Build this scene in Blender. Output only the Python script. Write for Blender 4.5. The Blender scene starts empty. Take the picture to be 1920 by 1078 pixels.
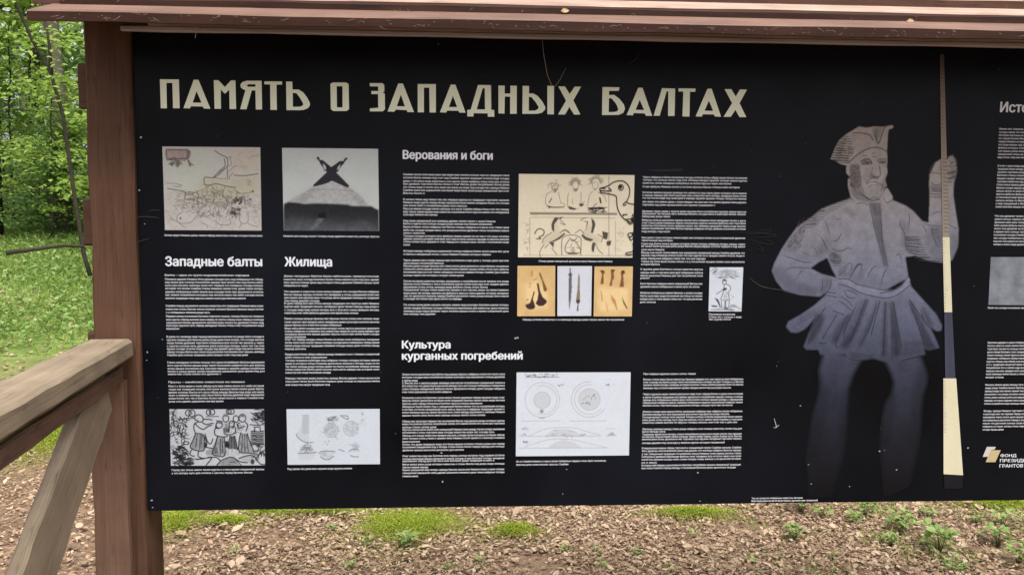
import bpy, bmesh, math, random
import numpy as np
from mathutils import Vector, Matrix, geometry
random.seed(7); rng = np.random.default_rng(7)
R = math.radians
sc = bpy.context.scene
col = sc.collection

# ------------------------------------------------------------------ camera, sky, sun, exposure
EYE = 1.55
CAM = Vector((0, -2.0, EYE))
FPX = 1500.0                                   # focal length in pixels of a 1920 px wide frame
YAW, PITCH, ROLL = R(3.0585), R(-4.7442), R(0.3802)
def cam_axes():
    fwd = Vector((math.sin(YAW)*math.cos(PITCH), math.cos(YAW)*math.cos(PITCH), math.sin(PITCH)))
    r = Vector((math.cos(YAW), -math.sin(YAW), 0)); u = r.cross(fwd)
    return r*math.cos(ROLL)+u*math.sin(ROLL), -r*math.sin(ROLL)+u*math.cos(ROLL), fwd
CR, CU, CF = cam_axes()
cd = bpy.data.cameras.new('camera'); cam = bpy.data.objects.new('camera', cd); col.objects.link(cam)
cd.lens = FPX/1920*36; cd.sensor_width = 36; cd.clip_start = .02; cd.clip_end = 500
m = Matrix((CR, CU, -CF)).transposed().to_4x4(); m.translation = CAM; cam.matrix_world = m
sc.camera = cam
SUN_EL, SUN_AZ = R(64), R(158)                 # azimuth clockwise from +y: behind the visitor, to the left
w = bpy.data.worlds.new('World'); sc.world = w; w.use_nodes = True
nt = w.node_tree; bg = nt.nodes['Background']
sky = nt.nodes.new('ShaderNodeTexSky'); sky.sky_type = 'NISHITA'; sky.sun_disc = False
sky.sun_elevation = SUN_EL; sky.sun_rotation = SUN_AZ; sky.air_density = 1.0; sky.dust_density = 5.0; sky.ozone_density = .6
hs = nt.nodes.new('ShaderNodeHueSaturation'); hs.inputs['Saturation'].default_value = .3     # thin overcast
nt.links.new(sky.outputs[0], hs.inputs['Color']); nt.links.new(hs.outputs[0], bg.inputs[0]); bg.inputs[1].default_value = .12
sl = bpy.data.lights.new('sun', 'SUN'); sl.energy = 2.0; sl.angle = R(35); sl.color = (1, .97, .92)
so = bpy.data.objects.new('sun', sl); col.objects.link(so)
sd = Vector((math.sin(SUN_AZ)*math.cos(SUN_EL), math.cos(SUN_AZ)*math.cos(SUN_EL), math.sin(SUN_EL)))
so.rotation_euler = sd.to_track_quat('Z', 'Y').to_euler()
sc.view_settings.view_transform = 'Standard'; sc.view_settings.look = 'None'
sc.view_settings.exposure = 1.15; sc.view_settings.gamma = 1

# ------------------------------------------------------------------ helpers
def at(px, py, Y):                             # a point seen at (px, py) in the photo, lying in the vertical plane y = Y
    d = CF + CR*((px-960)/FPX) - CU*((py-539)/FPX)
    return CAM + d*((Y-CAM.y)/d.y)
def B(px, py):                                 # board coordinates (x, z) of a printed point
    p = at(px, py, 0.0); return (p.x, p.z)
def lin(r, g, b, k=1.0):
    f = lambda c: (c/255/12.92 if c <= 10 else ((c/255+.055)/1.055)**2.4)*k
    return (f(r), f(g), f(b), 1)
def tag(o, label=None, cat=None, group=None, kind=None):
    if label: o['label'] = label
    if cat: o['category'] = cat
    if group: o['group'] = group
    if kind: o['kind'] = kind
    return o
def link(name, me, parent=None):
    o = bpy.data.objects.new(name, me); col.objects.link(o)
    if parent: o.parent = parent
    return o
def empty(name, loc=(0, 0, 0)):
    o = link(name, None); o.location = loc; o.empty_display_size = .1; return o
def obj_from(name, verts, faces, mat, parent=None, smooth=False):
    me = bpy.data.meshes.new(name); me.from_pydata([tuple(v) for v in verts], [], faces); me.update()
    for mm in (mat if isinstance(mat, list) else [mat]): me.materials.append(mm)
    if smooth: me.polygons.foreach_set('use_smooth', [True]*len(me.polygons))
    return link(name, me, parent)

class NT:
    def __init__(s, name):
        s.m = bpy.data.materials.new(name); s.m.use_nodes = True; s.t = s.m.node_tree
        s.b = s.t.nodes['Principled BSDF']
    def n(s, typ, **kw):
        nd = s.t.nodes.new(typ)
        for k, v in kw.items():
            if k in nd.inputs.keys(): nd.inputs[k].default_value = v
            else: setattr(nd, k, v)
        return nd
    def l(s, a, b): s.t.links.new(a, b)
    def ramp(s, stops):
        nd = s.t.nodes.new('ShaderNodeValToRGB'); e = nd.color_ramp.elements
        while len(e) < len(stops): e.new(.5)
        for i, (p, c) in enumerate(stops): e[i].position = p; e[i].color = c
        return nd
    def noise(s, scale, detail=4, vec=None, rough=.55):
        nd = s.n('ShaderNodeTexNoise'); nd.inputs['Scale'].default_value = scale
        nd.inputs['Detail'].default_value = detail; nd.inputs['Roughness'].default_value = rough
        if vec is not None: s.l(vec, nd.inputs['Vector'])
        return nd

def flat(name, c, rough=.55, spec=.2):
    t = NT(name); t.b.inputs['Base Color'].default_value = c
    t.b.inputs['Roughness'].default_value = rough; t.b.inputs['Specular IOR Level'].default_value = spec
    return t.m
def wood(name, dark, mid, light, rough=.75, wear=None, wear_amt=.5):
    """stained timber: long grain along local X, cracks, knots, worn patches"""
    t = NT(name); tc = t.n('ShaderNodeTexCoord')
    mp = t.n('ShaderNodeMapping'); mp.inputs['Scale'].default_value = (1.0, 13, 13); t.l(tc.outputs['Object'], mp.inputs[0])
    oi = t.n('ShaderNodeObjectInfo'); add = t.n('ShaderNodeVectorMath', operation='ADD')
    sc1 = t.n('ShaderNodeVectorMath', operation='SCALE'); sc1.inputs['Scale'].default_value = 1.0
    cx = t.n('ShaderNodeCombineXYZ'); mul = t.n('ShaderNodeMath', operation='MULTIPLY'); mul.inputs[1].default_value = 37
    t.l(oi.outputs['Random'], mul.inputs[0]); t.l(mul.outputs[0], cx.inputs[0]); t.l(mul.outputs[0], cx.inputs[1])
    t.l(mp.outputs[0], add.inputs[0]); t.l(cx.outputs[0], add.inputs[1])
    n1 = t.noise(2.2, 8, add.outputs[0], .62)
    mixc = lambda a_, b_, f_: tuple(a_[i]*(1-f_)+b_[i]*f_ for i in range(3))+(1,)
    rp = t.ramp([(.22, mixc(dark, mid, .45)), (.5, mid), (.8, mixc(light, mid, .4))]); t.l(n1.outputs[0], rp.inputs[0])
    n2 = t.noise(5, 5, tc.outputs['Object'], .6)
    out = rp.outputs[0]
    mx = t.n('ShaderNodeMix', data_type='RGBA', blend_type='MULTIPLY'); mx.inputs[0].default_value = .55
    r2 = t.ramp([(.3, (.5, .48, .47, 1)), (.65, (1.15, 1.1, 1.08, 1))]); t.l(n2.outputs[0], r2.inputs[0])
    t.l(out, mx.inputs[6]); t.l(r2.outputs[0], mx.inputs[7]); out = mx.outputs[2]
    if wear:
        n3 = t.noise(9, 6, tc.outputs['Object'], .7); r3 = t.ramp([(1-wear_amt-.06, (0, 0, 0, 1)), (1-wear_amt+.12, (1, 1, 1, 1))])
        t.l(n3.outputs[0], r3.inputs[0]); m2 = t.n('ShaderNodeMix', data_type='RGBA'); t.l(r3.outputs[0], m2.inputs[0])
        t.l(out, m2.inputs[6]); m2.inputs[7].default_value = wear; out = m2.outputs[2]
    fine = t.n('ShaderNodeMapping'); fine.inputs['Scale'].default_value = (3, 170, 170); t.l(tc.outputs['Object'], fine.inputs[0])
    nf = t.noise(1.6, 5, fine.outputs[0], .6); rf = t.ramp([(.3, (.82, .81, .8, 1)), (.68, (1.12, 1.11, 1.1, 1))]); t.l(nf.outputs[0], rf.inputs[0])
    mf = t.n('ShaderNodeMix', data_type='RGBA', blend_type='MULTIPLY'); mf.inputs[0].default_value = .8; t.l(out, mf.inputs[6]); t.l(rf.outputs[0], mf.inputs[7])
    ck = t.n('ShaderNodeMapping'); ck.inputs['Scale'].default_value = (.9, 34, 34); t.l(add.outputs[0], ck.inputs[0]); ck.inputs['Scale'].default_value = (.8, 1.7, 1.7)
    nc = t.noise(2.4, 2, ck.outputs[0], .4); rc = t.ramp([(.485, (1, 1, 1, 1)), (.497, (.22, .2, .19, 1)), (.503, (.22, .2, .19, 1)), (.515, (1, 1, 1, 1))]); t.l(nc.outputs[0], rc.inputs[0])
    mc = t.n('ShaderNodeMix', data_type='RGBA', blend_type='MULTIPLY'); mc.inputs[0].default_value = .4; t.l(mf.outputs[2], mc.inputs[6]); t.l(rc.outputs[0], mc.inputs[7]); out = mc.outputs[2]
    t.l(out, t.b.inputs['Base Color']); t.b.inputs['Roughness'].default_value = rough
    t.b.inputs['Specular IOR Level'].default_value = .12
    bp = t.n('ShaderNodeBump'); bp.inputs['Strength'].default_value = .35; bp.inputs['Distance'].default_value = .004
    t.l(n1.outputs[0], bp.inputs['Height']); t.l(bp.outputs[0], t.b.inputs['Normal'])
    return t.m

WOOD = wood('brown stained wood', (.045, .024, .015, 1), (.082, .043, .027, 1), (.118, .068, .045, 1), .6)
WOODR = wood('red brown rail wood', (.085, .05, .034, 1), (.135, .081, .056, 1), (.19, .125, .09, 1), .75)  # lighter brown: light from the right put into the wood colour
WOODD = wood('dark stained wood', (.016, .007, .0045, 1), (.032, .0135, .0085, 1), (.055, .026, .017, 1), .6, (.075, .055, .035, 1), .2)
WOODT = wood('worn pinkish sky-lit roof wood', (.10, .06, .046, 1), (.175, .105, .08, 1), (.25, .165, .13, 1), .55)  # plank tops: sky light put into the colour on top of wear
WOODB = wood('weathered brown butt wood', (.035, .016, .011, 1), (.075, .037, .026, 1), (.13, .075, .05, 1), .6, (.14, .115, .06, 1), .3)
WOODP = wood('bleached sky-lit roof wood', (.20, .125, .10, 1), (.36, .255, .205, 1), (.50, .39, .32, 1), .6)
WOODG = wood('grey weathered wood', (.14, .11, .076, 1), (.23, .184, .132, 1), (.30, .25, .19, 1), .85, (.15, .135, .085, 1), .22)
WOODM = wood('mossy wood', (.035, .035, .014, 1), (.07, .078, .026, 1), (.12, .12, .05, 1), .9)
TRIM = flat('grey edge trim', (.30, .27, .29, 1), .45, .4)

def board(name, p0, p1, side, thick_dir, width, thick, mat, parent=None, segs=14, wob=.0012, bev=.004):
    """a sawn board from p0 to p1 (centre line); side / thick_dir are directions across it"""
    p0 = Vector(p0); p1 = Vector(p1); X = (p1-p0); L = X.length; X.normalize()
    Yv = Vector(side); Yv = (Yv - X*Yv.dot(X)).normalized(); Z = X.cross(Yv)
    if Z.dot(Vector(thick_dir)) < 0: Yv = -Yv; Z = -Z
    bm = bmesh.new(); rings = []
    h, t, b = width/2, thick/2, bev
    prof = [(-h+b, -t), (h-b, -t), (h, -t+b), (h, t-b), (h-b, t), (-h+b, t), (-h, t-b), (-h, -t+b)]
    ph = random.random()*9
    for i in range(segs+1):
        x = -L/2+L*i/segs; ring = []
        for k, (y, z) in enumerate(prof):
            jy = wob*(math.sin(i*1.7+k*.9+ph)+.6*random.uniform(-1, 1)); jz = wob*(math.cos(i*1.3+k*.7+ph)+.6*random.uniform(-1, 1))
            ring.append(bm.verts.new((x, y+jy, z+jz)))
        rings.append(ring)
    n = len(prof)
    for a, c in zip(rings, rings[1:]):
        for k in range(n): bm.faces.new((a[k], a[(k+1) % n], c[(k+1) % n], c[k]))
    bm.faces.new(rings[0][::-1]); bm.faces.new(rings[-1])
    bmesh.ops.recalc_face_normals(bm, faces=bm.faces)
    me = bpy.data.meshes.new(name); bm.to_mesh(me); bm.free(); me.materials.append(mat)
    o = link(name, me, parent)
    M = Matrix((X, Yv, Z)).transposed().to_4x4(); M.translation = (p0+p1)/2
    if parent: M = Matrix.Translation(-Vector(parent.location)) @ M
    o.matrix_local = M
    return o
def tube(bm, pts, r0, r1, n=7):
    rings = []; pts = [Vector(p) for p in pts]
    for i, p in enumerate(pts):
        d = (pts[min(i+1, len(pts)-1)]-pts[max(i-1, 0)]).normalized()
        a = d.orthogonal().normalized() if i == 0 else (pa - d*pa.dot(d)).normalized()
        pa = a; b2 = d.cross(a); r = r0+(r1-r0)*i/(len(pts)-1)
        rings.append([bm.verts.new(p+a*(r*math.cos(2*math.pi*k/n))+b2*(r*math.sin(2*math.pi*k/n))) for k in range(n)])
    for A, C in zip(rings, rings[1:]):
        for k in range(n): bm.faces.new((A[k], A[(k+1) % n], C[(k+1) % n], C[k]))
    bm.faces.new(rings[0][::-1]); bm.faces.new(rings[-1])
def bm_obj(name, bm, mat, parent=None, smooth=True):
    me = bpy.data.meshes.new(name); bmesh.ops.recalc_face_normals(bm, faces=bm.faces); bm.to_mesh(me); bm.free()
    for mm in (mat if isinstance(mat, list) else [mat]): me.materials.append(mm)
    if smooth: me.polygons.foreach_set('use_smooth', [True]*len(me.polygons))
    return link(name, me, parent)
def ground_z(x, y):
    s = np.maximum(0, y-3.0)
    return 1.5*(1-np.exp(-(s/9)**1.6)) + .02*np.sin(x*1.3+.7*y)*np.cos(y*.9-x*.4) - .01
def gz(x, y): return float(ground_z(np.float64(x), np.float64(y)))

# ------------------------------------------------------------------ ground
def ground_mat():
    t = NT('forest floor'); tc = t.n('ShaderNodeTexCoord'); v = tc.outputs['Object']
    n1 = t.noise(38, 9, v, .8); r1 = t.ramp([(.3, (.09, .055, .035, 1)), (.5, (.20, .13, .085, 1)), (.72, (.33, .24, .17, 1))]); t.l(n1.outputs[0], r1.inputs[0])
    n2 = t.noise(3, 8, v, .65); r2 = t.ramp([(.3, (.075, .115, .03, 1)), (.55, (.14, .20, .045, 1)), (.75, (.20, .21, .085, 1))]); t.l(n2.outputs[0], r2.inputs[0])
    sx = t.n('ShaderNodeSeparateXYZ'); t.l(v, sx.inputs[0])
    nm = t.noise(.55, 5, v, .6)
    ad = t.n('ShaderNodeMath', operation='MULTIPLY_ADD'); t.l(nm.outputs[0], ad.inputs[0]); ad.inputs[1].default_value = 5.0; t.l(sx.outputs[1], ad.inputs[2])
    rm = t.n('ShaderNodeMapRange'); t.l(ad.outputs[0], rm.inputs[0]); rm.inputs[1].default_value = 6.0; rm.inputs[2].default_value = 8.6
    mx = t.n('ShaderNodeMix', data_type='RGBA'); t.l(rm.outputs[0], mx.inputs[0]); t.l(r1.outputs[0], mx.inputs[6]); t.l(r2.outputs[0], mx.inputs[7])
    t.l(mx.outputs[2], t.b.inputs['Base Color']); t.b.inputs['Roughness'].default_value = .95; t.b.inputs['Specular IOR Level'].default_value = .1
    bp = t.n('ShaderNodeBump'); bp.inputs['Strength'].default_value = .6; bp.inputs['Distance'].default_value = .02
    t.l(n1.outputs[0], bp.inputs['Height']); t.l(bp.outputs[0], t.b.inputs['Normal'])
    return t.m
xs = np.concatenate([np.linspace(-160, -9, 40), np.linspace(-8.5, 8.5, 90), np.linspace(9, 160, 40)])
ys = np.concatenate([np.linspace(-60, -6, 12), np.linspace(-5, 12, 90), np.linspace(12.5, 190, 60)])
gx, gy = np.meshgrid(xs, ys); gzv = ground_z(gx, gy)
nx, ny = len(xs), len(ys)
gv = np.stack([gx, gy, gzv], -1).reshape(-1, 3)
gf = [(j*nx+i, j*nx+i+1, (j+1)*nx+i+1, (j+1)*nx+i) for j in range(ny-1) for i in range(nx-1)]
g = obj_from('ground', gv.tolist(), gf, ground_mat(), smooth=True); tag(g, kind='structure')

# ------------------------------------------------------------------ information stand: posts, roof, panel
stand = empty('information_stand', (-.875, .03, 0))
tag(stand, 'black information panel with white Russian text on brown wooden posts under a plank roof', 'information board')
X0, X1 = -.8055, 2.34                           # panel ends
ZT, ZB = EYE+.4465, EYE-.7305
for px0, px1 in ((-.915, -.8075), (2.345, 2.47)):
    c = (px0+px1)/2
    board('post', (c, .046, -.15), (c, .046, ZT+.06), (1, 0, 0), (0, -1, 0), px1-px0, .12, WOOD, stand, 24, .0012, .006)
# battens behind the panel and cross rails whose ends stick out past the post
board('batten', (-.8615, .131, -.15), (-.8615, .131, ZT-.02), (1, 0, 0), (0, -1, 0), .062, .045, WOOD, stand)
for (ya, yb) in ((120, 206), (374, 460), (622, 700)):
    za = at(148, ya, .12).z; zb = at(158, yb, .12).z
    board('cross_rail', (-.986, .122, (za+zb)/2), (2.52, .122, (za+zb)/2), (0, 0, 1), (0, -1, 0), za-zb, .03, WOOD, stand, 20)

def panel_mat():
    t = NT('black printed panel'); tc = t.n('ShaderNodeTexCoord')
    n = t.noise(1.4, 5, tc.outputs['Object']); r = t.ramp([(.3, (.0007, .0008, .0012, 1)), (.75, (.006, .0078, .0125, 1))]); t.l(n.outputs[0], r.inputs[0])  # bluish patches: soft reflections painted into the black, with thin dust
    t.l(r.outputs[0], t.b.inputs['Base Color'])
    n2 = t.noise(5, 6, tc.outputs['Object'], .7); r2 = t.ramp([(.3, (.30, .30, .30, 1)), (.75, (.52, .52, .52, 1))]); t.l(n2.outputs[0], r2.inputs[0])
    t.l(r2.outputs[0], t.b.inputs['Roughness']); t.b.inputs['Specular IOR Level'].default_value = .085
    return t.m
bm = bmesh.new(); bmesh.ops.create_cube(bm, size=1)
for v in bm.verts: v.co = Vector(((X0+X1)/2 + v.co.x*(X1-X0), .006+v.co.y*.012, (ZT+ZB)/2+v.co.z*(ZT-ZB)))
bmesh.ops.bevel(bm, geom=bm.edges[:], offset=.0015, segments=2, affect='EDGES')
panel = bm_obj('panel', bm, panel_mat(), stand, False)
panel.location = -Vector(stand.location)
board('edge_trim', (-.821, -.023, ZT-.0005), (2.44, -.023, ZT-.0005), (0, 0, 1), (0, -1, 0), .0125, .012, TRIM, stand, 30, .0006, .003)
board('roof_beam', (-.925, -.082, ZT+.030), (2.6, -.082, ZT+.030), (0, 0, 1), (0, -1, 0), .053, .024, WOODD, stand, 30, .001, .008)
# overlapping roof planks, butt edges towards the visitor
PITCH_R = R(20.3); TH = .0225; DY = .111; DZ = .0635; WID = .15
nrm = Vector((0, -math.sin(PITCH_R), math.cos(PITCH_R))); up = Vector((0, math.cos(PITCH_R), math.sin(PITCH_R)))
y1 = -.2; zb1 = at(960, 56.5, y1).z
xl = [at(50, 20, y1).x, at(60, 4, y1+.111).x, -1.03]
for k in range(3):
    yb = y1+k*DY; zb = zb1+k*DZ
    wd = WID if k < 2 else .10
    # board with a vertical butt: prism profile swept along X
    n = 40; bm = bmesh.new(); rings = []
    xa, xb = xl[k], 2.78+.03*random.uniform(-1, 1)
    for i in range(n+1):
        x = xa+(xb-xa)*i/n; w1 = .0011*math.sin(i*.9+k*2)+random.uniform(-.0007, .0007); w2 = .0011*math.sin(i*.7+k)+random.uniform(-.0007, .0007)
        T = TH*1.03; c = .0035
        P = [(0, w1), (0, T-c+w2), (c, T+c*.25+w2), (wd*math.cos(PITCH_R), wd*math.sin(PITCH_R)+T), (wd*math.cos(PITCH_R), wd*math.sin(PITCH_R)), (c, w1-.0005)]
        rings.append([bm.verts.new((x, yb+a+w2*.8, zb+b)) for a, b in P])
    for A, C in zip(rings, rings[1:]):
        for q in range(6): bm.faces.new((A[q], A[(q+1) % 6], C[(q+1) % 6], C[q]))
    bm.faces.new(rings[0][::-1]); bm.faces.new(rings[-1])
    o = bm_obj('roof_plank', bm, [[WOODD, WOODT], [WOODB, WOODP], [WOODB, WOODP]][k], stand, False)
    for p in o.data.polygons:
        if p.normal.z > .35: p.material_index = 1; o.location = -Vector(stand.location)  # upward faces take the lighter wood, sky light painted over weathering
yr = y1+2*DY+.10*math.cos(PITCH_R); zr = zb1+2*DZ+.1*math.sin(PITCH_R)
for k in range(3):
    a = Vector((0, yr+.006+k*.10, zr+.016-k*.05)); b2 = a+Vector((0, .14, -.052))
    c = (a+b2)/2
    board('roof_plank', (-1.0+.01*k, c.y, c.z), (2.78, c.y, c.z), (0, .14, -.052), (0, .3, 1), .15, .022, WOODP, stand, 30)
board('roof_post_brace', (-.875, .098, 1.6), (-.875, .35, ZT+.01), (1, 0, 0), (0, -1, 1), .06, .05, WOODD, stand)

# ------------------------------------------------------------------ printed artwork
YF = -.0006
class Art:
    """flat printed shapes; every stroke lies a hair above the one before"""
    def __init__(s): s.v = []; s.f = []; s.mi = []; s.mats = []; s.y = YF
    def mat(s, m):
        if m not in s.mats: s.mats.append(m)
        return s.mats.index(m)
    def poly(s, pts, m, holes=()):
        s.y -= 3e-6; k = s.mat(m)
        loops = [[Vector((x, z, 0)) for x, z in pts]] + [[Vector((x, z, 0)) for x, z in h] for h in holes]
        tris = geometry.tessellate_polygon(loops); b = len(s.v)
        s.v += [(p.x, s.y, p.y) for lp in loops for p in lp]
        for t in tris:
            a, bb, c = [s.v[b+i] for i in t]
            cr = (bb[0]-a[0])*(c[2]-a[2])-(bb[2]-a[2])*(c[0]-a[0])
            if abs(cr) < 1e-12: continue
            s.f.append([b+i for i in (t if cr > 0 else t[::-1])]); s.mi.append(k)
    def line(s, pts, wd, m, smooth=True, taper=False):
        pts = [Vector(p) for p in pts]
        if smooth and len(pts) > 2:
            q = []
            for i in range(len(pts)-1):
                p0, p1, p2, p3 = pts[max(i-1, 0)], pts[i], pts[i+1], pts[min(i+2, len(pts)-1)]
                for t in (0, .34, .67):
                    q.append(.5*((2*p1)+(p2-p0)*t+(2*p0-5*p1+4*p2-p3)*t*t+(3*p1-p0-3*p2+p3)*t**3))
            q.append(pts[-1]); pts = q
        s.y -= 3e-6; k = s.mat(m); b = len(s.v); n = len(pts)
        for i, p in enumerate(pts):
            d = pts[min(i+1, n-1)]-pts[max(i-1, 0)]
            if d.length < 1e-9: d = Vector((1, 0))
            d.normalize(); h = wd/2*(1 if not taper else .35+.65*math.sin(math.pi*(i+.5)/n))
            nn = Vector((-d.y, d.x))*h
            s.v += [(p.x+nn.x, s.y, p.y+nn.y), (p.x-nn.x, s.y, p.y-nn.y)]
        for i in range(n-1):
            s.f.append([b+2*i, b+2*i+1, b+2*i+3, b+2*i+2]); s.mi.append(k)
    def build(s, name, label=None):
        me = bpy.data.meshes.new(name); me.from_pydata(s.v, [], s.f); me.update()
        for m in s.mats: me.materials.append(m)
        me.polygons.foreach_set('material_index', s.mi)
        o = link(name, me, panel)
        if label: o['label'] = label
        return o
class VPic(Art):
    def __init__(s, x0, y0, k): super().__init__(); s.o = (x0, y0, k)
    def P(s, str_): return [B(s.o[0]+float(a)/s.o[2], s.o[1]+float(b)/s.o[2]) for a, b in (q.split(',') for q in str_.split())]
    def fill(s, str_, m):
        for q in str_.split(';'): s.poly(s.P(q), m)
    def ink(s, str_, m, wpx=1.2, taper=False):
        for q in str_.split(';'): s.line(s.P(q), wpx/757, m, True, taper)
    def ring(s, cx, cy, rx, ry, m, wpx=1.2, a0=0, a1=360):
        n = 28; s.line(s.P(' '.join(f'{cx+rx*math.cos(R(a0+(a1-a0)*i/n)):.1f},{cy+ry*math.sin(R(a0+(a1-a0)*i/n)):.1f}' for i in range(n+1))), wpx/757, m, False)
    def disc(s, cx, cy, rx, ry, m):
        n = 24; s.fill(' '.join(f'{cx+rx*math.cos(2*math.pi*i/n):.1f},{cy+ry*math.sin(2*math.pi*i/n):.1f}' for i in range(n)), m)
    def scrib(s, x0, y0, x1, y1, n, ln, m, wpx=.9, ang=None):
        for _ in range(n):
            r_ = math.sqrt(random.random())*.56; t_ = random.uniform(0, 6.28); x, y = (x0+x1)/2+(x1-x0)*r_*math.cos(t_)*random.choice((1, 1, .8)), (y0+y1)/2+(y1-y0)*r_*math.sin(t_); a = random.uniform(0, 6.28) if ang is None else ang+random.gauss(0, .35); pts = []
            for _i in range(4):
                pts.append(f'{x:.0f},{y:.0f}'); a += random.gauss(0, .7 if ang is None else .2); l = ln*random.uniform(.15, .5)
                x += l*math.cos(a); y += l*math.sin(a)
            s.line(s.P(' '.join(pts)), wpx/757*random.uniform(.6, 1.3), m, True, True)

K = .9
PR = {}
def ink(r, g, b, k=K):
    key = (r, g, b, k)
    if key not in PR: PR[key] = flat('print', lin(r, g, b, k), .5, .16)
    return PR[key]
def paper(r, g, b, amt=.12, scale=9, k=K, name='printed paper'):
    t = NT(name); tc = t.n('ShaderNodeTexCoord'); n = t.noise(scale, 7, tc.outputs['Object'], .65)
    c = lin(r, g, b, k); d = tuple(q*(1-amt) for q in c[:3])+(1,); e = tuple(min(q*(1+amt*.7), .95) for q in c[:3])+(1,)
    rp = t.ramp([(.3, d), (.7, e)]); t.l(n.outputs[0], rp.inputs[0]); t.l(rp.outputs[0], t.b.inputs['Base Color'])
    t.b.inputs['Roughness'].default_value = .5; t.b.inputs['Specular IOR Level'].default_value = .16
    return t.m
BLACK = flat('black ink', (.006, .006, .006, 1), .4, .2)
WHITE = ink(203, 206, 214)
CREAM = ink(220, 228, 208)

# ---- printed pictures as fine colour grids (one vertex per printed dot)
def ic(r, g, b, k=K): return (np.array(lin(r, g, b, k)[:3]), 0, 1)
def pc(r, g, b, amt=.1, scale=9): return (np.array(lin(r, g, b, K)[:3]), amt, scale)
def vnoise(h, w, cell):
    acc = np.zeros((h, w)); amp = 1.0; tot = 0
    for o_ in range(4):
        c = max(cell/2**o_, 1.0); gh, gw = int(h/c)+3, int(w/c)+3; g_ = rng.random((gh, gw))
        y, x = np.arange(h)/c, np.arange(w)/c; yi, xi = y.astype(int), x.astype(int); fy, fx = (y-yi)[:, None], (x-xi)[None]
        fy, fx = fy*fy*(3-2*fy), fx*fx*(3-2*fx)
        a_ = g_[yi][:, xi]*(1-fy)*(1-fx)+g_[yi+1][:, xi]*fy*(1-fx)+g_[yi][:, xi+1]*(1-fy)*fx+g_[yi+1][:, xi+1]*fy*fx
        acc += a_*amp; tot += amp; amp *= .6
    return acc/tot*2-1
def blur(a_, sg):
    r = max(1, int(sg*2.6)); k = np.exp(-.5*(np.arange(-r, r+1)/sg)**2); k /= k.sum()
    p = np.pad(a_, ((r, r), (0, 0)), mode='edge'); a_ = sum(p[i:i+a_.shape[0]]*k[i] for i in range(2*r+1))
    p = np.pad(a_, ((0, 0), (r, r)), mode='edge'); return sum(p[:, i:i+a_.shape[1]]*k[i] for i in range(2*r+1))
PRINT = NT('printed picture'); _a = PRINT.n('ShaderNodeAttribute'); _a.attribute_name = 'print'; PRINT.l(_a.outputs['Color'], PRINT.b.inputs['Base Color'])
PRINT.b.inputs['Roughness'].default_value = .5; PRINT.b.inputs['Specular IOR Level'].default_value = .12
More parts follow.
